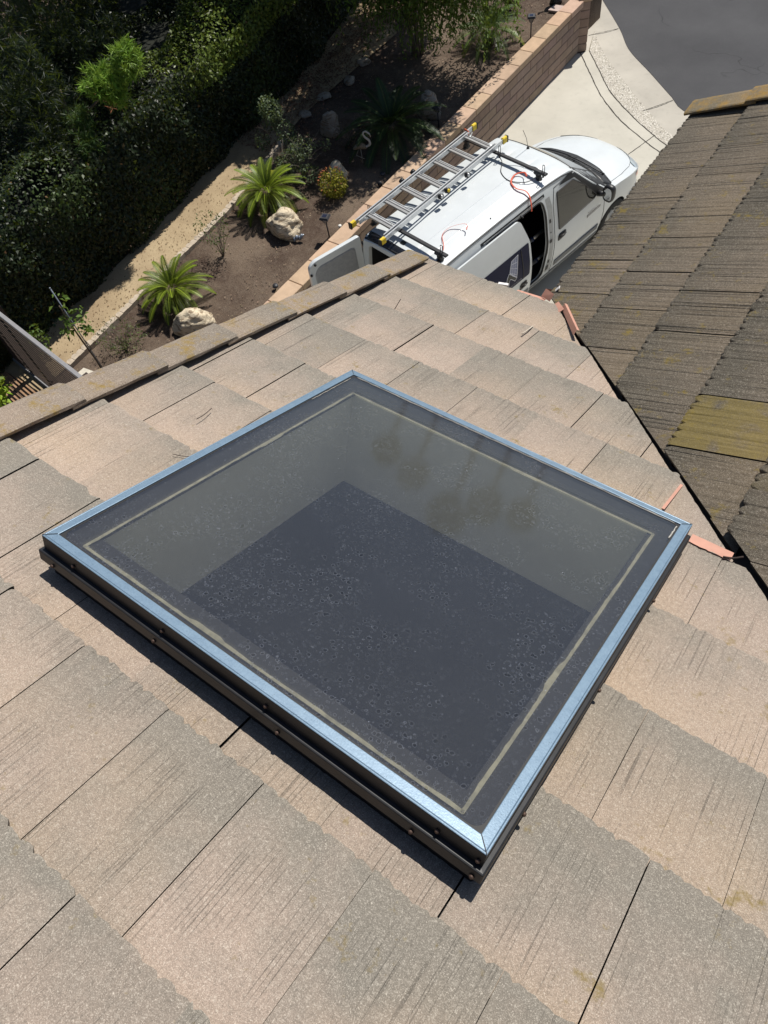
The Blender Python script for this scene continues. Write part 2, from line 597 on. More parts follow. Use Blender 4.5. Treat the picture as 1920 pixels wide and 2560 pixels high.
# right slope, falls towards -X
E2, EX2 = 1.585, 0.393
ts = TileSet(F2)
for k in range(16):
    vb = E2 - EX2 * k + R.uniform(-0.004, 0.004)
    off = 4.87 - TW * (0.5 if k % 2 else 0.0) + R.uniform(-0.03, 0.03)
    for j in range(28):
        u1 = off + TW - j * TW + R.uniform(-0.002, 0.002)
        u0 = u1 - TW + R.choice((0.002, 0.003, 0.003, 0.008))
        if u1 < -3.4: continue
        gap = 1.556 + max(0, k - 3) * 0.014 + R.uniform(-0.004, 0.014)
        # u + X > gap, X = -v CP
        pl = [((gap, 0), (1, -CP)), ((4.955, 0), (-1, 0))]
        near = u0 > 0.6 and k < 7
        ts.clip_add(ts.raw(u0, u1, vb, EX2, R, 0.008, 0.0020, 28 if near else 8, 0.017, 0.0 if (k == 3 and u0 < 2.05 < u1) else (0.6 if (k == 4 and u0 < 1.85 < u1) else 1.0)), pl)
roof_b = ts.build('weathered_roof_slope', [M_T2, M_BUTT, M_DIRT], house)
roof_b['label'] = 'dark weathered grooved tiles with yellow lichen'

# rake trims
def rake(fr, inner, outer, sgn, v_end, n, mat, name):
    t = TileSet(fr)
    for k in range(n):
        vb = v_end - 0.4 * k
        va = vb - 0.46
        R1, R2, ro = R.random(), R.random(), R.random() * 20
        q4 = R.uniform(0, .003)
        w_ = outer - inner
        prof = [(0, 0.000), (0.0, 0.012), (0.05, 0.017), (0.66, 0.022), (0.84, 0.016), (0.97, -0.012), (1.0, -0.04), (1.0, -0.15), (0.93, -0.15), (0.93, -0.045), (0.74, 0.002)]
        rows = []
        nl = 7
        for i in range(nl):
            q = i / (nl - 1)
            v = va + (vb - va) * q
            lift = 0.000 + 0.015 * q + q4
            rows.append([(inner + w_ * (a * (1 + 0.03 * q)) + 0.002 * R.uniform(-1, 1), v + (0.006 * R.uniform(-1, 1) if 0 < i else 0), b + lift) for a, b in prof])
        V = []; Fc = []; Mi = []; T = []; UV = []
        m = len(prof)
        for i, r_ in enumerate(rows):
            for p_ in r_:
                V.append(p_); T.append((R1, i / (nl - 1), R2)); UV.append((p_[0] + ro, p_[1]))
        for i in range(nl - 1):
            for j in range(m):
                a = i * m + j; b = i * m + (j + 1) % m
                Fc.append((a, b, b + m, a + m) if sgn < 0 else (a, a + m, b + m, b)); Mi.append(0)
        Fc.append(tuple(range(m)) if sgn > 0 else tuple(range(m))[::-1]); Mi.append(0)
        Fc.append(tuple((nl - 1) * m + j for j in range(m))); Mi.append(0)
        t.add(V, Fc, Mi, T, UV)
    return t.build(name, [mat], house)
rake(F1, -2.165, -2.345, -1, 3.80, 17, M_RAKE1, 'rake_trim')['label'] = 'buff stepped edge tiles with ochre moss at the eave'
rake(F2, 4.885, 5.085, 1, 1.60, 15, M_RAKE2, 'rake_trim')['label'] = 'ochre mossy edge tiles on the far slope'

# decks, walls, valley metal, fascia
mb = MB()
def slab(fr, u0, u1, v0, v1, h0, h1, mi=0):
    vs = [tuple(fr.p(u, v, h)) for h in (h0, h1) for (u, v) in ((u0, v0), (u1, v0), (u1, v1), (u0, v1))]
    mb.add(vs, [(0, 1, 2, 3), (7, 6, 5, 4), (0, 4, 5, 1), (1, 5, 6, 2), (2, 6, 7, 3), (3, 7, 4, 0)], mi)
def polyslab(fr, poly, h0, h1, mi=0):
    n = len(poly)
    vs = [tuple(fr.p(u, v, h0)) for u, v in poly] + [tuple(fr.p(u, v, h1)) for u, v in poly]
    fs = [tuple(range(n)), tuple(range(n, 2 * n))[::-1]] + [(i, n + i, n + (i + 1) % n, (i + 1) % n) for i in range(n)]
    mb.add(vs, fs, mi)
cc = 1.56 + 1.52 * SP
def uval(v): return cc - v * CP
polyslab(F1, [(-2.19, -3.3), (HOLE[0], -3.3), (HOLE[0], 3.82), (-2.19, 3.82)], -0.12, -0.065)
polyslab(F1, [(HOLE[0], HOLE[3]), (HOLE[1], HOLE[3]), (HOLE[1], (cc - HOLE[1]) / CP), (uval(3.82), 3.82), (HOLE[0], 3.82)], -0.12, -0.065)
polyslab(F1, [(HOLE[0], -3.3), (HOLE[1], -3.3), (HOLE[1], HOLE[2]), (HOLE[0], HOLE[2])], -0.12, -0.065)
polyslab(F1, [(HOLE[1], -3.3), (uval(-3.3), -3.3), (HOLE[1], (cc - HOLE[1]) / CP)], -0.12, -0.065)
c2 = 1.57
polyslab(F2, [(c2 + 1.56 * CP, 1.56), (4.93, 1.56), (4.93, -4.6), (c2 - 4.6 * CP, -4.6)], -0.12, -0.065)
# back slopes (out of sight): plain falling sheets from the ridges
ridge1 = F1.p(0, -3.3, -0.03); ridge2 = F2.p(0, -4.6, -0.03)
def quad(mbx, a, b, c_, d, mi=0): mbx.add([a, b, c_, d], [(0, 1, 2, 3)], mi)
mb.build('roof_underlay', M_DECK, house, fixn=True)
mb = MB()
y1, z1 = ridge1.y, ridge1.z
x2, z2 = ridge2.x, ridge2.z
quad(mb, (-2.3, y1, z1), (9.5, y1, z1), (9.5, y1 - 6, z1 - 6 * SP / CP), (-2.3, y1 - 6, z1 - 6 * SP / CP))
quad(mb, (x2, 5.0, z2), (x2 + 4, 5.0, z2 - 4 * SP / CP), (x2 + 4, y1, z2 - 4 * SP / CP), (x2, y1, z2))
mb.build('back_roof_slope', simple('back_roof_tile', (0.3, 0.24, 0.19), 0.9, bump=0.5, bscale=30), house)

mb = MB()
EZ = EYE - 2.98
def shell(x0, x1, y0, y1, z0, z1):
    mb.add([(x0, y0, z0), (x1, y0, z0), (x1, y1, z0), (x0, y1, z0), (x0, y0, z1), (x1, y0, z1), (x1, y1, z1), (x0, y1, z1)], [(0, 1, 5, 4), (1, 2, 6, 5), (2, 3, 7, 6), (3, 0, 4, 7)])
shell(-1.95, 9.0, -8.0, 2.45, 0, EZ - 0.12)
shell(-1.02, 8.0, 2.46, 4.65, 0, EZ - 0.12)
# gable triangles
for (a, b_, c3) in (((-1.95, 2.45, EZ - 0.14), (-1.95, -8.0, EZ - 0.14), (-1.95, y1, z1 - 0.15)), ((-1.02, 4.65, EZ - 0.14), (8.0, 4.65, EZ - 0.14), (x2, 4.65, z2 - 0.15))):
    mb.add([a, b_, c3], [(0, 1, 2)])
mb.build('wall', M_STUCCO, house)
mb = MB()
# eave boards + gutters, painted salmon
g0 = F1.p(-2.2, 3.80, -0.125)
mb.box(-2.30, -1.42, g0.y - 0.03, g0.y, g0.z - 0.14, g0.z + 0.03)
g2 = F2.p(0, 1.52, -0.125)
mb.box(g2.x, g2.x + 0.03, 2.87, 5.0, g2.z - 0.14, g2.z + 0.03)
# rake boards
polyb = [F1.p(-2.28, -3.3, -0.27), F1.p(-2.28, 3.8, -0.27), F1.p(-2.28, 3.8, -0.05), F1.p(-2.28, -3.3, -0.05)]
o_ = [q + Vector((0.03, 0, 0)) for q in polyb]
mb.add([tuple(q) for q in polyb + o_], [(0, 1, 2, 3), (7, 6, 5, 4), (0, 4, 5, 1), (2, 6, 7, 3), (1, 5, 6, 2), (3, 7, 4, 0)])
polyb = [F2.p(5.0, 1.5, -0.27), F2.p(5.0, -4.6, -0.27), F2.p(5.0, -4.6, -0.05), F2.p(5.0, 1.5, -0.05)]
o_ = [q + Vector((0, 0.03, 0)) for q in polyb]
mb.add([tuple(q) for q in polyb + o_], [(0, 1, 2, 3), (7, 6, 5, 4), (0, 4, 5, 1), (2, 6, 7, 3), (1, 5, 6, 2), (3, 7, 4, 0)])
mb.build('fascia', M_FASCIA, house, fixn=True)
mb = MB()
# valley metal channel, dark brown over its whole length
def vp(v, du, h): return tuple(F1.p(uval(v) + du - 0.01, v, h))
vs = []
NV = 24
for i in range(NV + 1):
    v = -3.3 + (3.84 + 3.3) * i / NV
    x0 = VAL - (F1.p(0, v, 0).y)
    y0 = F1.p(0, v, 0).y
    z0 = F1.p(0, v, -0.058 / 1).z
    vs += [(x0 - 0.16, y0 - 0.0, z0 + 0.0), (x0, y0, z0 - 0.012), (x0 + 0.0, y0 + 0.16, z0 + 0.0)]
# left wing lies on slope 1 (constant y => same z), right wing on slope 2 (constant x => same z)
fs = []
for i in range(NV):
    a = 3 * i
    fs += [(a, a + 3, a + 4, a + 1), (a + 1, a + 4, a + 5, a + 2)]
mb.add(vs, fs)
mb.build('valley_channel', simple('dark_valley_metal', (0.045, 0.035, 0.03), 0.8), house)
mb = MB()
# drip edge strip under the near eave and turned-up ends at the inner corner
ez = F1.p(0, 3.86, -0.03)
mb.box(-1.66, -1.36, ez.y - 0.05, ez.y + 0.028, ez.z - 0.012, ez.z - 0.004)
c_ = F1.p(-1.40, 3.86, 0)
def quadf(pts): mb.add([tuple(F1.p(*q)) for q in pts], [(0, 1, 2, 3)])
quadf([(-1.60, 3.868, -.006), (-1.42, 3.868, -.006), (-1.42, 3.915, -.008), (-1.60, 3.895, -.008)])
quadf([(-1.455, 3.90, 0.0), (-1.385, 3.865, 0.0), (-1.375, 3.875, 0.045), (-1.445, 3.915, 0.045)])
quadf([(-1.445, 3.92, 0.0), (-1.445, 3.985, 0.0), (-1.425, 3.975, 0.03), (-1.44, 3.915, 0.045)])
quadf([(-1.298, 3.835, 0.0), (-1.098, 3.545, 0.0), (-1.090, 3.550, 0.034), (-1.290, 3.840, 0.030)])
quadf([(-1.290, 3.840, 0.030), (-1.090, 3.550, 0.034), (-1.078, 3.556, 0.032), (-1.276, 3.846, 0.028)])
quadf([(-1.36, 3.86, -.01), (-1.29, 3.78, -.01), (-1.27, 3.80, 0.015), (-1.34, 3.88, 0.012)])
# step flashing showing right of the skylight
def fstrip(u0, u1, v0, v1, h):
    mb.add([tuple(F1.p(u0, v0, h)), tuple(F1.p(u1, v0 + (0), h)), tuple(F1.p(u1, v1, h)), tuple(F1.p(u0, v1, h)),
            tuple(F1.p(u0, v0, h + .002)), tuple(F1.p(u1, v0, h + .002)), tuple(F1.p(u1, v1, h + .002)), tuple(F1.p(u0, v1, h + .002))],
           [(0, 1, 2, 3), (7, 6, 5, 4), (0, 4, 5, 1), (1, 5, 6, 2), (2, 6, 7, 3), (3, 7, 4, 0)])
fl = mb.build('valley_flashing', M_SALMON, house, fixn=True)
fl['label'] = 'salmon painted metal at the inner eave corner'
mb = MB()
mb.bar(F1.p(-1.43, 4.0, 0.0), F1.p(-1.395, 3.99, 0.05), 0.022, 0.004)
mb.build('gutter_end', M_WHITEP, house, fixn=True)
mb = MB()
mb.bar(F1.p(-1.72, 3.872, -.004), F1.p(-1.66, 3.880, .004), 0.016, 0.01)
mb.build('gutter_end', M_WHITEP, house, fixn=True)
mb = MB()
def fpiece(u0, u1, v0, v1, h, rag=0):
    n = 14
    vs = []
    for i in range(n + 1):
        u = u0 + (u1 - u0) * i / n
        vs += [tuple(F1.p(u, v0 + R.uniform(0, rag), h)), tuple(F1.p(u, v1, h))]
    mb.add(vs, [(2 * i, 2 * i + 2, 2 * i + 3, 2 * i + 1) for i in range(n)])
fpiece(-0.10, 0.045, 2.262, 2.318, 0.004, 0.010)
mb.build('step_flashing', M_SALMON, house)
mb = MB()
fpiece(-1.60, -1.50, 2.195, 2.232, 0.004, 0.008)
mb.build('step_flashing', M_SALMON, house)
mb = MB()
mb.bar(F1.p(-0.232, 2.39, 0.001), F1.p(-0.226, 2.60, 0.001), 0.011, 0.003, upv=N1)
mb.build('step_flashing', M_SALMON, house)

# ------------------------------------------------------------------ skylight
sky_l = empty('roof_skylight', F1.p(-0.82, 1.49, 0), label='large square skylight with dusty tinted glass set into the tile roof', cat='skylight')
def sbuild(m_, name, mats, parent=None):
    par = parent or sky_l
    o = m_.build(name, mats, None, fixn=True)
    o.parent = par
    root = sky_l.location
    if parent is None:
        o.location = -root
    return o
def sky_tinted_oxide():
    t = NT('sky_tinted_oxidised_aluminium')
    co = t.coord('Object')
    g = t.n('NewGeometry')
    n1 = t.noise(co, 35, 4, 0.65)
    n2 = t.noise(co, 220, 3, 0.6)
    f = t.ramp(t.math('ADD', t.math('MULTIPLY', n1, .5), t.math('MULTIPLY', n2, .6)), 0.35, 0.8)
    c = t.mix(f, (0.13, 0.20, 0.28), (0.21, 0.30, 0.385))  # blue of the mirrored sky is part of this base colour
    c = t.mix(t.ramp(t.noise(co, 400, 2), 0.66, 0.72), c, (0.05, 0.07, 0.08))
    return t.fin(c, 0.52, 0.22, t.bump(n2, 0.15, 0.002))
M_OX = sky_tinted_oxide()
M_OX.node_tree.nodes['Principled BSDF'].inputs['Roughness'].default_value = 0.4
def bronze():
    t = NT('dark_bronze_metal')
    co = t.coord('Object')
    n1 = t.noise(co, 18, 4, 0.7)
    c = t.mix(t.ramp(n1, 0.4, 0.75), (0.007, 0.0075, 0.009), (0.017, 0.017, 0.021))
    c = t.mix(t.ramp(t.noise(co, 7, 5, 0.7), 0.72, 0.78), c, (0.05, 0.028, 0.02))
    return t.fin(c, 0.5, 0.1, t.bump(n1, 0.1, 0.003))
M_BR = bronze()
M_RUB = simple('black_rubber_seal', (0.012, 0.012, 0.013), 0.6)
M_SEAL = simple('old_white_sealant', (0.42, 0.40, 0.36), 0.85, var=0.25, scale=40)

X0, X1, V0, V1 = -1.525, -0.108, 0.787, 2.194
HT = 0.120
def ring(m_, xo0, xo1, vo0, vo1, wid, h0, h1, mi=0, top_in=None):
    """rectangular mitred ring from h0 to h1"""
    O_ = [(xo0, vo0), (xo1, vo0), (xo1, vo1), (xo0, vo1)]
    I_ = [(xo0 + wid, vo0 + wid), (xo1 - wid, vo0 + wid), (xo1 - wid, vo1 - wid), (xo0 + wid, vo1 - wid)]
    ht = h1 if top_in is None else top_in
    vs = [tuple(F1.p(u, v, h0)) for u, v in O_] + [tuple(F1.p(u, v, h0)) for u, v in I_] + \
         [tuple(F1.p(u, v, h1)) for u, v in O_] + [tuple(F1.p(u, v, ht)) for u, v in I_]
    fs = []
    for i in range(4):
        j = (i + 1) % 4
        fs += [(i, j, 8 + j, 8 + i), (4 + j, 4 + i, 12 + i, 12 + j), (8 + i, 8 + j, 12 + j, 12 + i), (j, i, 4 + i, 4 + j)]
    m_.add(vs, fs, mi)
# top frame: skirt of dark bronze, weathered cap with reflected sky in its colour
m_ = MB(); ring(m_, X0, X1, V0, V1, 0.012, 0.070, HT - 0.004)
ring(m_, X0 + 0.012, X1 - 0.012, V0 + 0.012, V1 - 0.012, 0.05, 0.085, 0.098)
sbuild(m_, 'frame_skirt', M_BR)
m_ = MB()
ring(m_, X0, X1, V0, V1, 0.0055, HT - 0.004, HT - 0.0005)
ring(m_, X0 + 0.0055, X1 - 0.0055, V0 + 0.0055, V1 - 0.0055, 0.0255, HT - 0.006, HT - 0.0005, top_in=HT + 0.001)
fc = sbuild(m_, 'frame_cap', M_OX)
bv = fc.modifiers.new('bevel', 'BEVEL'); bv.width = 0.002; bv.segments = 2
# mitre lines, screws
m_ = MB()
for (cx_, cv_, sx_, sv_) in ((X0, V0, 1, 1), (X1, V0, -1, 1), (X1, V1, -1, -1), (X0, V1, 1, -1)):
    a = F1.p(cx_ + 0.001 * sx_, cv_ + 0.001 * sv_, HT + 0.0008); b = F1.p(cx_ + 0.030 * sx_, cv_ + 0.030 * sv_, HT + 0.0022)
    m_ = MB(); m_.bar(a, b, 0.0016, 0.0008, upv=N1)
    sbuild(m_, 'mitre_joint', M_RUB)
# curb flashing ring below
m_ = MB()
ring(m_, X0 - 0.012, X1 + 0.012, V0 - 0.014, V1 + 0.012, 0.022, 0.030, 0.068, top_in=0.071)
ring(m_, X0 + 0.008, X1 - 0.008, V0 + 0.008, V1 - 0.008, 0.02, -0.06, 0.075)
cr = sbuild(m_, 'curb_flashing', M_BR)
bv = cr.modifiers.new('bevel', 'BEVEL'); bv.width = 0.004; bv.segments = 2
M_SCREW = simple('rusty_screw_head', (0.10, 0.065, 0.05), 0.6, 0.5)
def screw(u, v, h, d):
    q = MB()
    p_ = F1.p(u, v, h); d = Vector(d)
    q.tube([p_, p_ + d * 0.004, p_ + d * 0.007], [0.006, 0.0058, 0.003], 8)
    o = sbuild(q, 'screw', M_SCREW)
dv = -F1.ed
for u in (X0 + 0.13, X0 + 0.48, X0 + 0.83, X1 - 0.11, X1 - 0.012): screw(u, V0, 0.085, dv)
for u in (X0 + 0.05, X0 + 0.46, X0 + 0.88, X1 - 0.16, X1 - 0.01): screw(u, V0 - 0.014, 0.044, dv)
for v in (V0 + 0.18, V0 + 0.62, V1 - 0.35): screw(X1 + 0.012, v, 0.038, F1.ec)
screw(X0, V0 + 0.02, 0.095, -F1.ec); screw(X0 - 0.012, V0 + 0.02, 0.03, -F1.ec)

def rrect(x0, x1, y0, y1, r, n=8):
    pts = []
    for (cx_, cy_, a0) in ((x1 - r, y1 - r, 0), (x0 + r, y1 - r, pi / 2), (x0 + r, y0 + r, pi), (x1 - r, y0 + r, 1.5 * pi)):
        for i in range(n + 1):
            a = a0 + pi / 2 * i / n
            pts.append((cx_ + r * cos(a), cy_ + r * sin(a)))
    return pts
def glass_mat():
    t = NT('dusty_bronze_tinted_glass')
    uv = t.coord('Object')
    # object coords are in world axes relative to the sky-light; stretch streaks along the slope
    sep = t.n('SeparateXYZ', None, i0=uv)
    # dried drops
    warp = t.n('VectorMath', {'operation': 'ADD'}, i0=uv, i1=t.n('VectorMath', {'operation': 'SCALE'}, i0=t.n('TexNoise', None, Vector=uv, Scale=60.0).outputs[1], Scale=0.010).outputs[0]).outputs[0]
    v1 = t.voro(warp, 46); v2 = t.voro(warp, 90)
    ringa = t.math('MULTIPLY', t.ramp(t.math('ABSOLUTE', t.math('SUBTRACT', v1, 0.27)), 0.045, 0.0), 1.0, clamp=True)
    ringb = t.math('MULTIPLY', t.ramp(t.math('ABSOLUTE', t.math('SUBTRACT', v2, 0.26)), 0.05, 0.0), 1.0, clamp=True)
    mp = t.n('Mapping', None, Vector=uv); mp.inputs['Scale'].default_value = (1.0, 0.16, 0.16)
    wl = t.noise(mp, 70, 4, 0.65, 0.4)
    line = t.ramp(t.math('ABSOLUTE', t.math('SUBTRACT', wl, 0.5)), 0.016, 0.0)
    # streaks stronger towards the near (upslope) half
    near = t.ramp(t.math('ADD', sep.outputs[1], t.math('MULTIPLY', t.noise(uv, 2.2, 2), 0.8)), 0.75, -0.25)
    mk = t.ramp(t.noise(uv, 5.0, 3, 0.6), 0.36, 0.6)
    rel = t.math('ADD', t.math('MULTIPLY', t.math('MAXIMUM', ringa, ringb), mk), t.math('MULTIPLY', t.math('MULTIPLY', line, near), 0.9))
    dark_spot = t.math('MULTIPLY', t.ramp(v1, 0.27, 0.18), mk)
    nrm = t.bump(t.math('ADD', rel, t.math('MULTIPLY', t.noise(uv, 300, 2), 0.05)), 0.12, 0.002)
    tr = t.n('BsdfTransparent', None, Color=(0.84, 0.84, 0.78, 1))
    gl = t.n('BsdfGlossy', None, Color=(0.9, 0.93, 1.0, 1), Roughness=0.05, Normal=nrm)
    fr = t.n('Fresnel', None, IOR=1.55, Normal=nrm)
    m1 = t.n('MixShader', None, i0=t.math('MULTIPLY', fr, 1.25, clamp=True), i1=tr.outputs[0], i2=gl.outputs[0])
    df = t.n('BsdfDiffuse', None, Color=(0.44, 0.47, 0.54, 1), Roughness=1.0)
    dust = t.math('ADD', 0.062, t.math('MULTIPLY', t.noise(uv, 3.0, 3), 0.03))
    dust = t.math('ADD', dust, t.math('MULTIPLY', rel, 0.16))
    dust = t.math('MULTIPLY', dust, t.math('SUBTRACT', 1.0, t.math('MULTIPLY', dark_spot, 0.5)))
    speck = t.ramp(t.noise(uv, 170, 1), 0.800, 0.815)
    dust = t.math('ADD', dust, t.math('MULTIPLY', speck, 0.6), clamp=True)
    tl = t.n('BsdfTranslucent', None, Color=(0.8, 0.8, 0.74, 1))
    m3 = t.n('MixShader', None, i0=0.18, i1=m1.outputs[0], i2=tl.outputs[0])
    m2 = t.n('MixShader', None, i0=dust, i1=m3.outputs[0], i2=df.outputs[0])
    t.t.links.new(m2.outputs[0], t.out.inputs[0])
    t.m.cycles.use_transparent_shadow = True if hasattr(t.m, 'cycles') else True
    return t.m
M_GL = glass_mat()
m_ = MB()
gp = rrect(X0 + 0.0365, X1 - 0.0365, V0 + 0.0365, V1 - 0.0365, 0.028)
m_.add([tuple(F1.p(u, v, HT - 0.004)) for u, v in gp], [tuple(range(len(gp)))])
m_.build('tmp', M_GL)
gobj = S.objects['tmp']; gobj.name = 'glass_pane'; gobj.data.name = 'glass_pane'
gobj.parent = sky_l; gobj.location = -sky_l.location
m_ = MB()
n_ = len(gp)
go = rrect(X0 + 0.030, X1 - 0.030, V0 + 0.030, V1 - 0.030, 0.004)
m_.add([tuple(F1.p(u, v, HT - 0.0035)) for u, v in gp] + [tuple(F1.p(u, v, HT - 0.0035)) for u, v in go],
       [(i, (i + 1) % n_, n_ + (i + 1) % n_, n_ + i) for i in range(n_)])
sbuild(m_, 'rubber_seal', M_RUB)
m_ = MB()
def bead(a, b, r0, n=40):
    pts = []
    for i in range(n + 1):
        q = i / n
        pts.append(F1.p(a[0] + (b[0] - a[0]) * q + R.uniform(-.001, .001), a[1] + (b[1] - a[1]) * q + R.uniform(-.0015, .0015), HT - 0.0025))
    m_.tube(pts, [r0 * R.uniform(0.6, 1.2) for _ in pts], 6)
bead((X0 + 0.055, V1 - 0.036), (X1 - 0.05, V1 - 0.036), 0.0022, 70)
bead((X1 - 0.039, V1 - 0.05), (X1 - 0.039, V1 - 0.13), 0.0025, 10)
bead((X0 + 0.039, V1 - 0.06), (X0 + 0.039, V1 - 0.3), 0.0012, 20)
sbuild(m_, 'sealant_bead', M_SEAL)
# below the glass: dark ledge, tape band, drywall shaft, room
M_LEDGE = simple('inner_ledge_dark', (0.008, 0.008, 0.012), 0.8)
def tape_m():
    t = NT('yellowed_glazing_tape')
    co = t.coord('Object')
    n = t.noise(co, 28, 4, 0.6)
    c = t.mix(t.ramp(n, 0.35, 0.7), (0.20, 0.19, 0.15), (0.36, 0.34, 0.27))
    return t.fin(c, 0.8)
TX0, TX1, TV0, TV1 = -1.418, -0.192, 0.838, 2.062
m_ = MB(); ring(m_, X0 + 0.014, X1 - 0.014, V0 + 0.014, V1 - 0.014, 0.092, HT - 0.03, HT - 0.016)
sbuild(m_, 'inner_ledge', M_LEDGE)
m_ = MB()
nt = 60
for (a, b) in (((TX0, TV0), (TX1, TV0)), ((TX1, TV0), (TX1, TV1)), ((TX1, TV1), (TX0, TV1)), ((TX0, TV1), (TX0, TV0))):
    A_ = Vector(a); B_ = Vector(b); dd = (B_ - A_).normalized(); nn = Vector((-dd.y, dd.x))
    vs = []
    for i in range(nt + 1):
        p_ = A_.lerp(B_, i / nt)
        wv = 0.0135 + 0.0010 * sin(i * .37 + a[0]) + R.uniform(-.0012, .0012) + (0.005 if 20 < i < 26 else 0)
        q0 = p_ - nn * 0.002; q1 = p_ + nn * (wv - 0.006)
        vs += [tuple(F1.p(q0.x, q0.y, HT - 0.0105)), tuple(F1.p(q1.x, q1.y, HT - 0.0105))]
    m_.add(vs, [(2 * i, 2 * i + 2, 2 * i + 3, 2 * i + 1) for i in range(nt)])
sbuild(m_, 'glazing_tape', tape_m())
M_SHAFT = simple('shaft_drywall_paint', (0.86, 0.85, 0.74), 0.9, var=0.04)
m_ = MB()
SX0, SX1, SV0, SV1 = -1.43, -0.18, 0.825, 2.075
hb = HT - 0.45
P4 = [(SX0, SV0), (SX1, SV0), (SX1, SV1), (SX0, SV1)]
Q4 = [(SX0 - 0.012, SV0 - 0.012), (SX1 + 0.012, SV0 - 0.012), (SX1 + 0.012, SV1 + 0.012), (SX0 - 0.012, SV1 + 0.012)]
vs = [tuple(F1.p(u, v, h)) for (pp, h) in ((P4, HT - 0.031), (P4, hb), (Q4, hb), (Q4, HT - 0.031)) for u, v in pp]
fs = []
for i in range(4):
    j = (i + 1) % 4
    fs += [(i, j, 4 + j, 4 + i), (4 + i, 4 + j, 8 + j, 8 + i), (8 + i, 8 + j, 12 + j, 12 + i)]
m_.add(vs, fs)
sbuild(m_, 'light_shaft', M_SHAFT)
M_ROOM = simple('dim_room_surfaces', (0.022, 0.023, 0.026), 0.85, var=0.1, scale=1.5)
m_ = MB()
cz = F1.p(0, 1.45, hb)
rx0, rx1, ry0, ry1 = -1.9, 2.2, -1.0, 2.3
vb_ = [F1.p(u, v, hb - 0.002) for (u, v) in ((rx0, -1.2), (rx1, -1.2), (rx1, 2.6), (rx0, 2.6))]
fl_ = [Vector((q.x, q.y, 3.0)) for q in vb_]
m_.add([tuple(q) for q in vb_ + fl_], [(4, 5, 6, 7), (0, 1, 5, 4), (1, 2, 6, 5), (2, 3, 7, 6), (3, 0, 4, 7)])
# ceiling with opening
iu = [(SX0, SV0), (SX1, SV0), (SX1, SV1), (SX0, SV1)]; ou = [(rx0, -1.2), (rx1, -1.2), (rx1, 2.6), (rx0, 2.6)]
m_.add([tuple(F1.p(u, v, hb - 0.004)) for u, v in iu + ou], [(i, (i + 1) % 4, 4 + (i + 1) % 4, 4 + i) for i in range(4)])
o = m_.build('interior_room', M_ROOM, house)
# ------------------------------------------------------------------ ground, street, driveway, garden
def catmull(pts, n=12):
    out = []
    P = [Vector(p) for p in pts]
    P = [P[0] * 2 - P[1]] + P + [P[-1] * 2 - P[-2]]
    for i in range(1, len(P) - 2):
        for k in range(n):
            t = k / n
            a, b, c, d = P[i - 1], P[i], P[i + 1], P[i + 2]
            out.append(0.5 * ((2 * b) + (c - a) * t + (2 * a - 5 * b + 4 * c - d) * t * t + (3 * b - a - 3 * c + d) * t ** 3))
    out.append(P[-2])
    return out
c1 = catmull([(-7.13, 15.45), (-6.56, 14.79), (-5.96, 14.12), (-5.27, 13.53), (-4.64, 13.14), (-4.1, 12.85), (-2.5, 12.2), (1, 11.5), (6, 11.2)])
c2_ = catmull([(-7.0, 15.60), (-6.45, 14.98), (-5.90, 14.36), (-5.18, 13.78), (-4.55, 13.36), (-4.02, 13.07), (-2.45, 12.42), (1, 11.74), (6, 11.45)])
cg = catmull([(-7.3, 16.45), (-7.03, 16.09), (-6.5, 15.5), (-5.9, 14.93), (-4.92, 14.06), (-4.17, 13.5), (-2.5, 12.85), (1, 12.2), (6, 11.95)])
ca = catmull([(-7.7, 17.67), (-6.81, 16.68), (-6.25, 15.97), (-5.47, 15.31), (-4.75, 14.69), (-4.21, 14.26), (-2.4, 13.6), (1, 13.0), (6, 12.8)])
def res(c, n=90):
    L = [0]
    for a, b in zip(c, c[1:]): L.append(L[-1] + (b - a).length)
    out = []
    j = 0
    for i in range(n + 1):
        s_ = L[-1] * i / n
        while j < len(L) - 2 and L[j + 1] < s_: j += 1
        t = (s_ - L[j]) / max(1e-9, L[j + 1] - L[j])
        out.append(c[j].lerp(c[j + 1], min(1, t)))
    return out
c1, c2_, cg, ca = [res(c) for c in (c1, c2_, cg, ca)]
# upper continuation of the street side (towards the top of the picture)
def strip(a, b, za, zb, name, mat, kind='structure', sub=3, zf=None):
    V = []; n = len(a)
    for p, q in zip(a, b):
        for k in range(sub + 1):
            t = k / sub
            x = p.lerp(q, t)
            z = za + (zb - za) * t + (zf(t) if zf else 0)
            V.append((x.x, x.y, z))
    Fq = []
    m = sub + 1
    for i in range(n - 1):
        for k in range(sub):
            Fq.append((i * m + k, i * m + k + 1, (i + 1) * m + k + 1, (i + 1) * m + k))
    o = mesh_np(name, V, Fq, mat, smooth=True)
    bm = bmesh.new(); bm.from_mesh(o.data); bmesh.ops.recalc_face_normals(bm, faces=bm.faces)
    if sum(f.normal.z for f in bm.faces) < 0: bmesh.ops.reverse_faces(bm, faces=bm.faces)
    bm.to_mesh(o.data); bm.free()
    return tag(o, kind=kind)

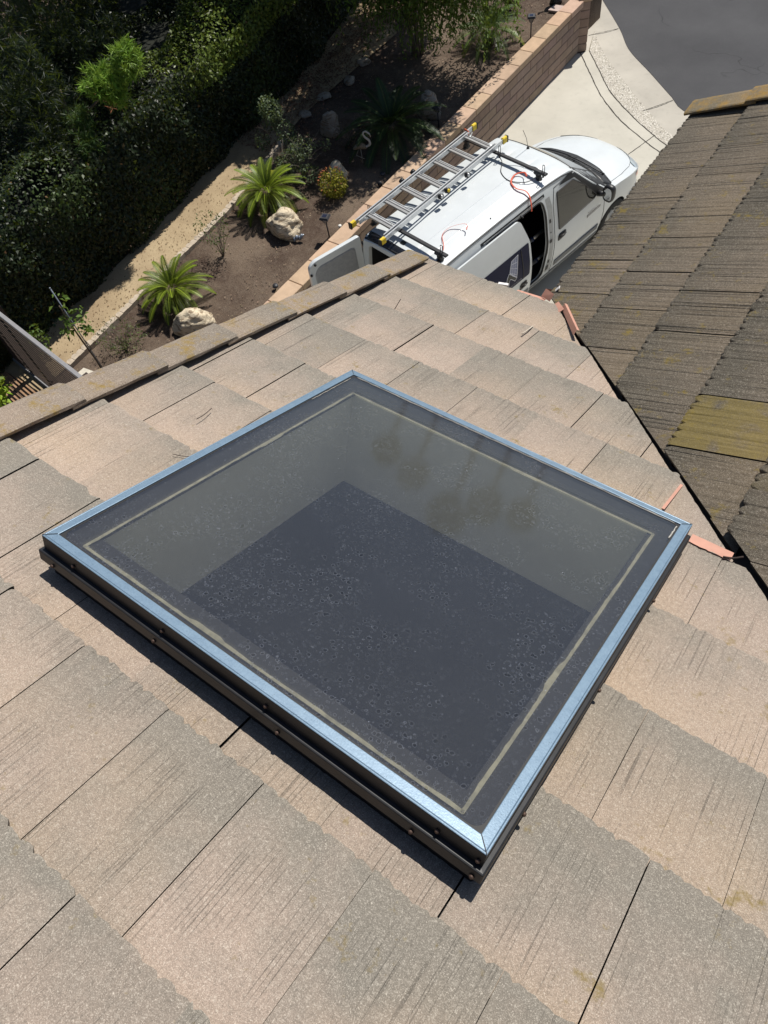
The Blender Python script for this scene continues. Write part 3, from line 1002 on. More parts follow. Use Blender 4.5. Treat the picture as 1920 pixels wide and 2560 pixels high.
def concrete(name, col, var=0.10, stain=0.25, agg=0.0):
    t = NT(name)
    p = t.geo_pos()
    n1 = t.noise(p, 0.9, 5, 0.6); n2 = t.noise(p, 7, 4, 0.6); n3 = t.noise(p, 90, 3, 0.6)
    c = t.mix(t.ramp(n1, 0.3, 0.7), tuple(x * (1 - var) for x in col), tuple(min(1, x * (1 + var)) for x in col))
    c = t.mix(t.math('MULTIPLY', t.ramp(n2, 0.55, 0.8), stain), c, tuple(x * 0.6 for x in col))
    c = t.mix(t.math('MULTIPLY', t.ramp(n3, 0.55, 0.8), 0.18), c, tuple(x * 0.5 for x in col))
    h = n3
    if agg:
        v = t.voro(p, 42); v2 = t.n('TexVoronoi', None, Vector=p, Scale=42.0).outputs[1]
        sp = t.n('SeparateColor', None, i0=v2)
        c = t.mix(t.math('MULTIPLY', t.ramp(v, 0.62, 0.30), agg), t.mix(1.0, c, (0.72, 0.7, 0.66), 'MULTIPLY'), t.mix(sp.outputs[0], (0.42, 0.38, 0.33), (0.80, 0.77, 0.70)))
        c = t.mix(t.math('MULTIPLY', t.ramp(sp.outputs[1], 0.90, 0.95), 0.7), c, (0.12, 0.11, 0.10))
        h = t.math('ADD', h, t.math('MULTIPLY', v, -0.8))
    return t.fin(c, 0.9, normal=t.bump(h, 0.35, 0.004), spec=0.3)
M_CONC = concrete('driveway_concrete', (0.49, 0.465, 0.40), 0.10, 0.28)
M_CONC2 = concrete('gutter_concrete', (0.44, 0.41, 0.355), 0.12, 0.35)
M_AGG = concrete('exposed_aggregate', (0.50, 0.475, 0.42), 0.06, 0.1, 0.85)

def asphalt():
    t = NT('worn_asphalt')
    p = t.geo_pos()
    n1 = t.noise(p, 0.5, 4, 0.6); n3 = t.noise(p, 130, 3, 0.7)
    c = t.mix(t.ramp(n1, 0.35, 0.7), (0.050, 0.050, 0.054), (0.074, 0.074, 0.078))
    sp = t.ramp(t.voro(p, 60), 0.17, 0.08)
    c = t.mix(t.math('MULTIPLY', sp, 0.55), c, (0.22, 0.215, 0.21))
    c = t.mix(t.math('MULTIPLY', t.ramp(n3, 0.5, 0.75), 0.5), c, (0.02, 0.02, 0.022))
    w1 = t.n('VectorMath', {'operation': 'ADD'}, i0=p, i1=t.n('TexNoise', None, Vector=p, Scale=1.6).outputs[1]).outputs[0]
    cr = t.voro(w1, 0.42, 'DISTANCE_TO_EDGE')
    cm = t.math('MULTIPLY', t.ramp(cr, 0.006, 0.002), t.ramp(t.noise(p, 0.7, 2), 0.5, 0.65))
    c = t.mix(t.math('MULTIPLY', cm, 0.45), c, (0.008, 0.008, 0.009))
    return t.fin(c, 0.85, normal=t.bump(n3, 0.5, 0.004), spec=0.3)
M_ASP = asphalt()

def soil():
    t = NT('dry_mulchy_soil')
    p = t.geo_pos()
    n1 = t.noise(p, 0.75, 4, 0.6); n2 = t.noise(p, 9, 5, 0.7); n3 = t.noise(p, 55, 4, 0.75)
    c = t.mix(t.ramp(n1, 0.40, 0.62), (0.075, 0.050, 0.037), (0.175, 0.130, 0.095))
    c = t.mix(t.math('MULTIPLY', t.ramp(n2, 0.45, 0.75), 0.6), c, (0.19, 0.15, 0.115))
    c = t.mix(t.math('MULTIPLY', t.ramp(n3, 0.56, 0.70), 0.55), c, (0.22, 0.175, 0.14))
    c = t.mix(t.math('MULTIPLY', t.ramp(n3, 0.46, 0.36), 0.7), c, (0.028, 0.020, 0.016))
    wd = t.ramp(t.noise(p, 160, 2, 0.6), 0.715, 0.74)
    c = t.mix(wd, c, (0.42, 0.36, 0.29))
    h = t.math('ADD', t.math('MULTIPLY', n2, 1.0), n3)
    return t.fin(c, 0.95, normal=t.bump(h, 0.9, 0.02), spec=0.2)
M_SOIL = soil()
def sand():
    t = NT('decomposed_granite')
    p = t.geo_pos()
    n1 = t.noise(p, 1.6, 4, 0.6); n3 = t.noise(p, 120, 3, 0.7); n2 = t.noise(p, 22, 4, 0.7)
    c = t.mix(t.ramp(n1, 0.35, 0.68), (0.31, 0.23, 0.14), (0.44, 0.345, 0.215))
    c = t.mix(t.math('MULTIPLY', t.ramp(n3, 0.52, 0.72), 0.35), c, (0.62, 0.52, 0.38))
    c = t.mix(t.math('MULTIPLY', t.ramp(n3, 0.44, 0.30), 0.5), c, (0.19, 0.13, 0.08))
    c = t.mix(t.math('MULTIPLY', t.ramp(n2, 0.62, 0.72), 0.5), c, (0.20, 0.13, 0.08))
    return t.fin(c, 0.95, normal=t.bump(t.math('ADD', n3, n2), 0.6, 0.01), spec=0.2)
M_SAND = sand()

# far ground: one big sheet
mb = MB(); mb.add([(-400, -400, -0.05), (400, -400, -0.05), (400, 400, -0.05), (-400, 400, -0.05)], [(0, 1, 2, 3)])
tag(mb.build('ground', simple('far_dry_ground', (0.16, 0.14, 0.09), 0.95, scale=0.2, var=0.3)), kind='structure')
# driveway slab up to the first curved joint
V = [(p.x, p.y, 0.0) for p in c1]
vs = V + [(6, -12, 0), (-7.2, -12, 0), (-7.2, 15.4, 0)]
mb = MB(); mb.add(vs, [tuple(range(len(vs)))[::-1]])
o = mb.build('driveway', M_CONC)
bm = bmesh.new(); bm.from_mesh(o.data)
for f in bm.faces:
    if f.normal.z < 0: f.normal_flip()
bm.to_mesh(o.data); bm.free()
tag(o, kind='structure')
off_ = lambda c, a: [p + Vector((a * 0.7, a * 0.7)) for p in c]
strip(off_(c1, 0.012), c2_, 0.0, 0.0, 'driveway_border', M_CONC)
strip(off_(c2_, 0.012), cg, 0.0, -0.03, 'driveway_apron', M_AGG)
strip(cg, ca, -0.032, -0.026, 'gutter', M_CONC2, zf=lambda t: -0.012 * sin(pi * t))
# pavement continuing to the left end
mb = MB(); mb.add([(-7.75, 15.3, -0.008), (-7.0, 15.58, -0.006), (-7.3, 16.45, -0.036), (-7.7, 17.67, -0.03), (-9.6, 20.4, -0.03), (-14, 25.5, -0.03), (-15.2, 24.4, -0.006), (-10.9, 19.4, -0.006), (-8.6, 16.4, -0.006)], [tuple(range(9))])
tag(mb.build('pavement', M_CONC2, fixn=True), kind='structure')
# dark saw cuts / joints
M_JOINT = simple('dirty_joint', (0.045, 0.040, 0.034), 0.95)
mb = MB()
def groove(a, b, w_, z=0.004, n=20):
    a = Vector(a); b = Vector(b); d = (b - a).normalized(); s_ = Vector((-d.y, d.x)) * w_ / 2
    vs = []
    for i in range(n + 1):
        p = a.lerp(b, i / n) + s_ * R.uniform(-.5, .5)
        ww = R.uniform(0.7, 1.25)
        vs += [(p.x + s_.x * ww, p.y + s_.y * ww, z), (p.x - s_.x * ww, p.y - s_.y * ww, z)]
    mb.add(vs, [(2 * i, 2 * i + 1, 2 * i + 3, 2 * i + 2) for i in range(n)])
def curveg(c, w_, z=0.004):
    for a, b in zip(c[:60], c[1:61]): groove(a, b, w_, z, 1)
curveg(off_(c1, 0.006), 0.020); curveg(off_(c2_, 0.006), 0.020)
groove((-4.67, 12.50), (-4.47, 13.32), 0.014)
groove((-5.02, 12.2), (-4.67, 12.50), 0.012)
groove((-7.33, 16.19), (-6.84, 16.69), 0.018, -0.022)
groove((-5.13, 13.86), (-4.65, 14.57), 0.016, -0.020)
groove((-5.5, 13.55), (-5.13, 13.86), 0.009, -0.006)
groove((-7.33, 16.19), (-7.7, 16.25), 0.018, -0.004)
tag(mb.build('driveway_joints', M_JOINT), kind='structure')
# street
V = [(p.x, p.y, -0.020) for p in ca]
vs = [(-14, 25.5, -0.02), (-9.6, 20.4, -0.02)] + V + [(40, 14, -0.02), (40, 45, -0.02), (-30, 45, -0.02)]
mb = MB(); mb.add(vs, [tuple(range(len(vs)))]); o = mb.build('street', M_ASP, fixn=True)
bm = bmesh.new(); bm.from_mesh(o.data)
for f in bm.faces:
    if f.normal.z < 0: f.normal_flip()
bm.to_mesh(o.data); bm.free()
tag(o, kind='structure')

# raised garden
GZ = 0.9
def terrain(name, x0, x1, y0, y1, nx, ny, z, amp, mat, edge=None):
    V = []
    for j in range(ny + 1):
        for i in range(nx + 1):
            x = x0 + (x1 - x0) * i / nx; y = y0 + (y1 - y0) * j / ny
            h = amp * (noise.noise(Vector((x * 0.9, y * 0.9, 3.1))) + 0.5 * noise.noise(Vector((x * 3, y * 3, 1))))
            V.append((x, y, z + h))
    Fq = [(j * (nx + 1) + i, j * (nx + 1) + i + 1, (j + 1) * (nx + 1) + i + 1, (j + 1) * (nx + 1) + i) for j in range(ny) for i in range(nx)]
    return tag(mesh_np(name, V, Fq, mat, smooth=True), kind='structure')
terrain('garden_soil', -26, -7.42, -6, 17.0, 90, 110, GZ - 0.02, 0.022, M_SOIL)
mb = MB(); mb.box(-26, -7.44, -6, 17.0, -0.04, GZ - 0.08)
tag(mb.build('garden_bank', M_SOIL), kind='structure')
pathL = catmull([(-10.5, -4), (-10.5, 1), (-10.5, 3.9), (-10.6, 5.6), (-10.9, 7.4), (-11.2, 9.2), (-11.4, 11.5), (-12.0, 14), (-13, 16.5)], 14)
pathR = catmull([(-9.45, -4), (-9.46, 1), (-9.50, 3.0), (-9.56, 4.3), (-9.64, 5.8), (-9.74, 7.2), (-10.05, 8.8), (-10.3, 10.2), (-10.3, 13.2)], 14)
o = strip(pathL, pathR, GZ + 0.012, GZ + 0.018, 'garden_path', M_SAND, sub=6)

# ---- scalloped edging blocks
M_EDGE = simple('edging_concrete', (0.44, 0.37, 0.29), 0.95, var=0.2, scale=15, bump=0.5, bscale=120)
def edging_block():
    m = MB()
    n = 5; r = 0.054
    for i in range(n):
        cx_ = -0.22 + i * 0.11
        pts = [(cx_ + r * cos(a), 0.030 + 0.040 * sin(a)) for a in [pi * k / 8 for k in range(9)]]
        pts = [(cx_ + r, -0.045)] + pts + [(cx_ - r, -0.045)]
        m.smooth = False
        m.prism(pts, -0.06, 0.055 + 0.006 * (i % 2))
    return m.build('edging_block', M_EDGE)
eb = edging_block()
Lr = res([p for p in pathR if 2.95 < p.y < 9.0], 400)
acc = 0; last = Lr[0]; spots = []
nxt = 0.28
for a, b in zip(Lr, Lr[1:]):
    acc += (b - a).length
    if acc >= nxt:
        spots.append((a, atan2((b - a).y, (b - a).x))); nxt += 0.565
for i, (p, an) in enumerate(spots):
    o = eb if i == 0 else eb.copy()
    if i: COL.objects.link(o)
    o.location = (p.x + 0.03, p.y, GZ + 0.012)
    o.rotation_euler = (R.uniform(-.03, .03), R.uniform(-.03, .03), an + R.uniform(-.03, .03))
    where = ('concrete scalloped edging block lowest beside the sandy path, next to the slat fence' if i == 0 else
             'concrete scalloped edging block beside the sandy path, block %s up from the fence' % ['', 'second', 'third', 'fourth', 'fifth', 'sixth', 'seventh', 'eighth', 'ninth', 'tenth', 'eleventh', 'twelfth'][min(i, 11)])
    tag(o, where, 'edging block', 'scalloped edging blocks along the sandy path')

# ---- block wall
def blockm(name, col):
    t = NT(name)
    p = t.geo_pos()
    a = t.attr('tint')
    n1 = t.noise(p, 6, 4, 0.65); n2 = t.noise(p, 90, 3, 0.7)
    c = t.mix(t.ramp(n1, 0.3, 0.7), tuple(x * 0.86 for x in col), tuple(x * 1.1 for x in col))
    c = t.mix(1.0, c, a.outputs[0], 'MULTIPLY')
    c = t.mix(t.math('MULTIPLY', t.ramp(n2, 0.55, 0.75), 0.25), c, tuple(x * 0.5 for x in col))
    return t.fin(c, 0.93, normal=t.bump(t.math('ADD', n2, n1), 0.5, 0.006), spec=0.2)
M_BLOCK = blockm('slump_block', (0.34, 0.25, 0.20))
M_CAP = blockm('block_cap_tan', (0.50, 0.355, 0.25))
M_MORT = simple('mortar_brown', (0.13, 0.095, 0.075), 0.95)
wall_o = empty('block_wall', (-7.3, 9.5, 0), label='long tan and brown concrete block retaining wall beside the van', cat='wall')
def blocks(name, items, mat, par):
    """items: (matrix, lx, ly, lz)"""
    m = MB(); cols = []
    for (Mx, a, b, c_) in items:
        m.M = Mx; n0 = len(m.v)
        m.box(-a / 2, a / 2, -b / 2, b / 2, -c_ / 2, c_ / 2, bev=0.008)
        k = R.uniform(0.86, 1.12)
        cols += [(k, k * R.uniform(.97, 1.03), k * R.uniform(.95, 1.05))] * (len(m.v) - n0)
    m.M = Matrix()
    o = m.build(name, mat)
    a = o.data.color_attributes.new('tint', 'FLOAT_COLOR', 'POINT')
    c4 = np.ones((len(cols), 4), np.float32); c4[:, :3] = np.array(cols)
    a.data.foreach_set('color', c4.ravel())
    if par is not None:
        o.parent = par; o.matrix_parent_inverse = Matrix.Translation(-par.location)
    return o
items = []; caps = []
BL, BH = 0.52, 0.172
y_hi, y_lo = 15.42, -3.0
row = 0
z = 0.0
for row in range(6):
    z0_, z1_ = row * BH, (row + 1) * BH
    if row == 5: z1_ = 0.905
    hh = z1_ - z0_
    y = y_hi + (BL / 2 if row % 2 else 0)
    while y > y_lo:
        yb = min(y, y_hi); ya = y - BL
        L_ = yb - ya - 0.012
        if L_ > 0.05:
            items.append((Matrix.Translation((-7.28 + R.uniform(-.002, .002), (ya + yb) / 2, (z0_ + z1_) / 2)), 0.20, L_, hh - 0.012))
        y -= BL
y = y_hi
while y > y_lo:
    caps.append((Matrix.Translation((-7.29 + R.uniform(-.004, .004), y - BL / 2, 0.968)) @ Matrix.Rotation(R.uniform(-.004, .004), 4, 'X'), 0.30, BL - 0.010, 0.12))
    y -= BL
blocks('wall_blocks', items, M_BLOCK, wall_o)
blocks('wall_caps', caps, M_CAP, wall_o)
mb = MB(); mb.box(-7.375, -7.188, y_lo, y_hi, -0.02, 0.925)
o = mb.build('mortar', M_MORT, wall_o); o.matrix_parent_inverse = Matrix.Translation(-wall_o.location)
# street side wall, seen by its end
wl2 = empty('street_block_wall', (-7.13, 15.50, 0), label='end of the brown block wall that turns along the street', cat='wall')
dv_ = Vector((-0.66, 0.75, 0)).normalized(); cv_ = Vector((0.75, 0.66, 0)).normalized()
rot = Matrix(((cv_.x, dv_.x, 0, 0), (cv_.y, dv_.y, 0, 0), (0, 0, 1, 0), (0, 0, 0, 1)))
items = []; caps = []
org = Vector((-7.13, 15.50, 0))
for row in range(6):
    hh = 0.158
    y = -(BL / 2 if row % 2 else 0)
    ln = 0
    while y < 3.6:
        ya = max(y, 0); yb = y + BL
        if row % 2 == 0 or True:
            ctr = org + dv_ * ((ya + yb) / 2 + 0.0)
            items.append((Matrix.Translation((ctr.x, ctr.y, row * 0.163 + 0.08)) @ rot, 0.21 + R.uniform(-.006, .006), yb - ya - 0.012, hh - 0.006))
        y += BL
y = -0.02
while y < 3.6:
    ctr = org + dv_ * (y + BL / 2)
    caps.append((Matrix.Translation((ctr.x, ctr.y, 1.03)) @ rot, 0.27, BL - 0.01, 0.10)); y += BL
blocks('wall_blocks', items, M_BLOCK, wl2)
blocks('wall_caps', caps, M_CAP, wl2)
mb = MB(); mb.M = Matrix.Translation(org) @ rot; mb.box(-0.095, 0.095, 0.012, 3.6, -0.02, 0.99)
o = mb.build('mortar', M_MORT, wl2); o.matrix_parent_inverse = Matrix.Translation(-wl2.location)
# ------------------------------------------------------------------ van (local: x forward, y left, z up)
VR = RAD(79.5)
VAN_O = (-5.55, 6.55, 0.0)
van = empty('delivery_van', VAN_O, VR, 'white work van with side door slid open, rear door open and roof bars', 'van')
def paint(name, col, rough=0.28):
    t = NT(name)
    co = t.coord('Object')
    n = t.noise(co, 3.0, 4, 0.6); n2 = t.noise(co, 30, 3, 0.6)
    c = t.mix(t.ramp(n, 0.35, 0.75), col, tuple(x * 0.93 for x in col))
    c = t.mix(t.math('MULTIPLY', t.ramp(n2, 0.6, 0.8), 0.12), c, tuple(x * 0.75 for x in col))
    return t.fin(c, t.math('ADD', rough, t.math('MULTIPLY', n2, 0.15)), Coat_Weight=0.35, Coat_Roughness=0.08)
M_VW = paint('white_car_paint', (0.61, 0.645, 0.66))
M_VIN = simple('van_interior_dark', (0.018, 0.018, 0.020), 0.8)
M_BLK = simple('black_plastic', (0.016, 0.016, 0.018), 0.45)
M_GREYP = simple('grey_plastic', (0.16, 0.165, 0.17), 0.6)
M_TINT = NT('tinted_car_glass').fin((0.016, 0.017, 0.015), 0.06, spec=0.8)
M_NAVY = NT('navy_vinyl').fin((0.008, 0.010, 0.036), 0.45, spec=0.15)
M_VWHITE = simple('white_vinyl', (0.62, 0.64, 0.72), 0.4)
M_CHAR = simple('black_vinyl', (0.012, 0.014, 0.013), 0.35)
M_CELL = simple('solar_cell_blue_vinyl', (0.13, 0.15, 0.26), 0.35)
M_ALU = simple('ladder_aluminium', (0.62, 0.63, 0.63), 0.38, 0.75, var=0.1)
M_ALUD = simple('ladder_tread', (0.33, 0.33, 0.33), 0.45, 0.7, var=0.1)
M_YEL = simple('yellow_rubber', (0.72, 0.52, 0.03), 0.5)
M_ORG = simple('orange_strap', (0.68, 0.13, 0.04), 0.7)
M_REDO = simple('red_orange_webbing', (0.62, 0.10, 0.045), 0.7)
M_STEEL = simple('steel_wheel', (0.42, 0.42, 0.41), 0.45, 0.6, var=0.2, scale=8)
M_TYRE = simple('tyre_rubber', (0.02, 0.02, 0.02), 0.85)

ZW = [(0.18, .80), (0.25, .84), (0.36, .875), (0.55, .905), (0.72, .918), (0.90, .915), (1.02, .905), (1.12, .885), (1.30, .85), (1.50, .805), (1.66, .765), (1.76, .735), (1.82, .70), (1.90, .66)]
def interp(tb, x):
    if x <= tb[0][0]: return tb[0][1]
    for (a, b), (c, d) in zip(tb, tb[1:]):
        if x <= c:
            t = (x - a) / (c - a); return b + (d - b) * t
    return tb[-1][1]
def smooth_interp(tb, x):
    if x <= tb[0][0]: return tb[0][1]
    n = len(tb)
    for i in range(n - 1):
        if x <= tb[i + 1][0]:
            x0, y0 = tb[i]; x1, y1 = tb[i + 1]
            m0 = (tb[i + 1][1] - tb[i - 1][1]) / (tb[i + 1][0] - tb[i - 1][0]) if i else (y1 - y0) / (x1 - x0)
            m1 = (tb[i + 2][1] - tb[i][1]) / (tb[i + 2][0] - tb[i][0]) if i + 2 < n else (y1 - y0) / (x1 - x0)
            h = x1 - x0; t = (x - x0) / h
            return y0 * (1 + 2 * t) * (1 - t) ** 2 + h * m0 * t * (1 - t) ** 2 + y1 * t * t * (3 - 2 * t) + h * m1 * t * t * (t - 1)
    return tb[-1][1]
ZT = [(0, 1.80), (0.06, 1.845), (0.5, 1.87), (1.5, 1.885), (2.3, 1.875), (2.8, 1.845), (3.04, 1.80), (3.4, 1.56), (3.75, 1.31), (3.98, 1.15), (4.12, 1.115), (4.4, 1.085), (4.7, 1.03), (4.9, 0.96), (5.02, 0.86), (5.09, 0.72)]
PW = [(0, 0.955), (0.06, 0.985), (0.2, 1.0), (3.9, 1.0), (4.2, 0.985), (4.5, 0.95), (4.75, 0.875), (4.92, 0.76), (5.03, 0.60), (5.09, 0.42)]
YS = [1, .985, .95, .90, .84, .74, .62, .61, .59, .58, .45, .31, .30, .28, .27, .14, 0]
def section(x, inset=0.0, zmin=0.20):
    zt = smooth_interp(ZT, x) - inset
    P = smooth_interp(PW, x)
    drop = 0.045 if x < 2.9 else (0.045 + (x - 2.9) * 0.06 if x < 3.9 else 0.105 + min(0.05, (x - 3.9) * .08))
    ze = zt - drop
    pts = []
    z0 = zmin + inset
    nS = 15
    for i in range(nS):
        z = z0 + (ze - z0) * i / (nS - 1)
        pts.append(((interp(ZW, z) - inset) * P, z))
    ye = pts[-1][0]
    for k, s_ in enumerate(YS[1:]):
        y = ye * s_
        rib = -0.005 if (k + 1) in (7, 8, 12, 13) and 0.25 < x < 2.75 and inset == 0 else 0
        z = ze + (zt - ze) * (1 - s_ ** (3.2 if x < 3.9 else 2.4)) + rib
        pts.append((y, z))
    return pts
def loft(xs, inset=0.0, zmin=0.20, nosebulge=True):
    rings = []
    for x in xs:
        r_ = section(x, inset, zmin)
        ring_ = []
        for (y, z) in r_: ring_.append((x, y, z))
        for (y, z) in r_[-2::-1]: ring_.append((x, -y, z))
        if nosebulge and x > 4.6:
            f = min(1, (x - 4.6) / 0.4)
            ring_ = [(a + f * (0.05 if c < 0.62 else 0.05 * max(0, 1 - (c - 0.62) / 0.12)), b, c) for a, b, c in ring_]
        # windscreen & bonnet bow forward in plan
        if 3.0 < x < 4.3:
            w_ = sin(pi * min(1, max(0, (x - 2.95) / 1.5)))
            ring_ = [(a - 0.16 * w_ * (b / 0.9) ** 2 if c > 1.0 else a, b, c) for a, b, c in ring_]
        rings.append(ring_)
    V = [p for r_ in rings for p in r_]
    m = len(rings[0])
    Fq = []
    for i in range(len(rings) - 1):
        for j in range(m):
            a = i * m + j; b = i * m + (j + 1) % m
            Fq.append((a, b, b + m, a + m))
    Fq.append(tuple(range(m))[::-1]); Fq.append(tuple((len(rings) - 1) * m + j for j in range(m)))
    return V, Fq
xs = [0, 0.02, 0.05, 0.1, 0.2] + [0.2 + 0.13 * i for i in range(1, 22)] + [3.0, 3.04, 3.1, 3.25, 3.4, 3.55, 3.7, 3.85, 3.95, 4.0, 4.05, 4.12, 4.25, 4.4, 4.55, 4.68, 4.78, 4.86, 4.93, 4.98, 5.02, 5.06, 5.09]
def mesh_obj(name, V, Fq, mats, parent=None, smooth=True):
    me = bpy.data.meshes.new(name); me.from_pydata(V, [], Fq)
    for m_x in mats: me.materials.append(m_x)
    bm = bmesh.new(); bm.from_mesh(me); bmesh.ops.recalc_face_normals(bm, faces=bm.faces)
    for f in bm.faces: f.smooth = smooth and len(f.verts) < 6
    bm.to_mesh(me); bm.free()
    o = bpy.data.objects.new(name, me); COL.objects.link(o)
    if parent is not None: o.parent = parent
    return o
V, Fq = loft(xs)
body = mesh_obj('body', V, Fq, [M_VW, M_VIN])
bvh = BVHTree.FromPolygons([Vector(v) for v in V], Fq)
cutters = []
Vc, Fc = loft([0.06, 0.2, 0.6, 1.2, 1.8, 2.4, 2.9, 3.1, 3.5], 0.055, 0.28, False)
cutters.append(mesh_obj('cut_in', Vc, Fc, [M_VIN]))
def rounded(poly, r, n=5):
    out = []
    m = len(poly)
    for i in range(m):
        p = Vector(poly[i]); a = Vector(poly[i - 1]); b = Vector(poly[(i + 1) % m])
        da = (a - p); db = (b - p)
        rr = min(r, da.length * .45, db.length * .45)
        A = p + da.normalized() * rr; B = p + db.normalized() * rr
        for k in range(n + 1):
            t = k / n
            out.append(tuple(A * (1 - t) ** 2 + p * 2 * t * (1 - t) + B * t * t))
    return out
side_open = rounded([(1.02, .36), (2.22, .36), (2.30, .9), (2.33, 1.45), (2.28, 1.68), (1.02, 1.69)], 0.10)
def prism_y(poly, y0, y1):
    m = MB(); n = len(poly)
    vs = [(p[0], y0, p[1]) for p in poly] + [(p[0], y1, p[1]) for p in poly]
    m.add(vs, [tuple(range(n)), tuple(range(n, 2 * n))[::-1]] + [(i, (i + 1) % n, n + (i + 1) % n, n + i) for i in range(n)])
    return m
cutters.append(prism_y(side_open, -0.4, -1.1).build('cut_side', M_VW, fixn=True))
rear_open = rounded([(-0.66, .42), (0.70, .42), (0.72, 1.0), (0.60, 1.72), (-0.56, 1.72), (-0.66, 1.0)], 0.09)
m = MB(); n = len(rear_open)
m.add([(-0.3, p[0], p[1]) for p in rear_open] + [(0.35, p[0], p[1]) for p in rear_open], [tuple(range(n)), tuple(range(n, 2 * n))[::-1]] + [(i, (i + 1) % n, n + (i + 1) % n, n + i) for i in range(n)])
cutters.append(m.build('cut_rear', M_VW, fixn=True))
WX = (0.93, 4.05)
for wx in WX:
    for sy in (-1, 1):
        m = MB(); m.tube([(wx, sy * 0.60, 0.34), (wx, sy * 1.05, 0.34)], 0.375, 40)
        cutters.append(m.build('cut_wheel', M_VIN, fixn=True))
bpy.context.view_layer.update()
for c in cutters:
    md = body.modifiers.new('b', 'BOOLEAN'); md.operation = 'DIFFERENCE'; md.object = c; md.solver = 'EXACT'
    try: md.material_mode = 'TRANSFER'
    except Exception: pass
dg = bpy.context.evaluated_depsgraph_get()
nm = bpy.data.meshes.new_from_object(body.evaluated_get(dg))
body.modifiers.clear(); body.data = nm; nm.name = 'body'
for c in cutters: bpy.data.objects.remove(c, do_unlink=True)
body.parent = van

def smooth_by_angle(o, ang=35):
    bm = bmesh.new(); bm.from_mesh(o.data)
    for e in bm.edges:
        if len(e.link_faces) == 2:
            e.smooth = e.calc_face_angle(0) < RAD(ang)
    for f in bm.faces: f.smooth = True
    bm.to_mesh(o.data); bm.free()
smooth_by_angle(body)

def proj_side(x, z, off, sy=-1):
    h, nrm, _, _ = bvh.ray_cast(Vector((x, sy * 3, z)), Vector((0, -sy, 0)))
    if h is None: return Vector((x, sy * 0.8, z))
    if nrm.y * sy < 0: nrm = -nrm
    return h + nrm * off
def proj_top(x, y, off):
    h, nrm, _, _ = bvh.ray_cast(Vector((x, y, 4)), Vector((0, 0, -1)))
    if h is None: return Vector((x, y, 1))
    if nrm.z < 0: nrm = -nrm
    return h + nrm * off
def patch(poly, mode, off=0.004, grid=0.06, thick=0.0, sy=-1):
    """conformal patch; returns MB geometry (V,F)"""
    P = [Vector(p) for p in poly]
    bd = []
    for a, b in zip(P, P[1:] + P[:1]):
        n = max(1, int((b - a).length / grid))
        bd += [a.lerp(b, k / n) for k in range(n)]
    xs_ = [p.x for p in bd]; ys_ = [p.y for p in bd]
    pts = [p.to_2d() for p in bd]
    nb = len(pts)
    edges = [(i, (i + 1) % nb) for i in range(nb)]
    def inside(x, y):
        c = False; j = nb - 1
        for i in range(nb):
            if (pts[i].y > y) != (pts[j].y > y) and x < (pts[j].x - pts[i].x) * (y - pts[i].y) / (pts[j].y - pts[i].y) + pts[i].x: c = not c
            j = i
        return c
    x = min(xs_) + grid / 2
    extra = []
    while x < max(xs_):
        y = min(ys_) + grid / 2
        while y < max(ys_):
            if inside(x, y) and min((Vector((x, y)) - q).length for q in pts) > grid * 0.35: extra.append(Vector((x, y)))
            y += grid
        x += grid
    r_ = delaunay_2d_cdt(pts + extra, edges, [], 1, 1e-6)
    v2, f2 = r_[0], r_[2]
    fn = (lambda a, b, o: proj_side(a, b, o, sy)) if mode == 'side' else (lambda a, b, o: proj_top(a, b, o))
    V3 = [fn(p.x, p.y, off) for p in v2]
    F3 = [tuple(f) for f in f2]
    if thick:
        nV = len(V3)
        V3 = V3 + [fn(p.x, p.y, off - thick) for p in v2]
        F3 = F3 + [tuple(nV + i for i in f)[::-1] for f in F3]
        # rim: boundary edges
        cnt = {}
        for f in f2:
            for a, b in zip(f, f[1:] + f[:1]): cnt[(a, b)] = 1
        for (a, b) in list(cnt):
            if (b, a) not in cnt: F3.append((b, a, nV + a, nV + b))
    return [tuple(v) for v in V3], F3
def add_patch(name, poly, mode, mat, off=0.004, grid=0.06, thick=0.0, sy=-1, parent=None):
    V_, F_ = patch(poly, mode, off, grid, thick, sy)
    m = MB(); m.smooth = True; m.add(V_, F_)
    return m.build(name, mat, parent or van, fixn=True)
def line_pts(pts, mode, off, step=0.05, sy=-1):
    out = []
    P = [Vector(p) for p in pts]
    for a, b in zip(P, P[1:]):
        n = max(1, int((b - a).length / step))
        out += [a.lerp(b, k / n) for k in range(n)]
    out.append(P[-1])
    return [(proj_side(p.x, p.y, off, sy) if mode == 'side' else proj_top(p.x, p.y, off)) for p in out]
def seam(m, pts, mode='side', w_=0.006, off=0.001, sy=-1):
    q = line_pts(pts, mode, off, sy=sy)
    m.tube(q, w_ / 2, 6)
bpy.context.view_layer.update()

# glazing and dark trim
m = MB()
wind = rounded([(3.10, -0.70), (3.10, 0.70), (3.86, 0.86), (3.93, 0.5), (3.95, 0), (3.93, -0.5), (3.86, -0.86)], 0.06)
add_patch('windscreen', wind, 'top', M_TINT, 0.004)
cowl = rounded([(3.80, -0.80), (3.88, -0.45), (3.93, 0), (3.88, 0.45), (3.80, 0.80), (3.98, 0.84), (4.10, 0.5), (4.15, 0), (4.10, -0.5), (3.98, -0.84)], 0.03)
cw = add_patch('cowl_panel', cowl, 'top', M_BLK, 0.010, thick=0.01)
m = MB()
for (a, b) in (((3.99, -0.62), (3.90, 0.02)), ((4.0, -0.05), (3.90, 0.60))):
    q = line_pts([a, b], 'top', 0.035)
    m.tube(q, 0.010, 6)
    m.tube([q[0], proj_top(a[0] + .06, a[1], 0.01)], 0.013, 6)
m.build('wiper', M_BLK, van)
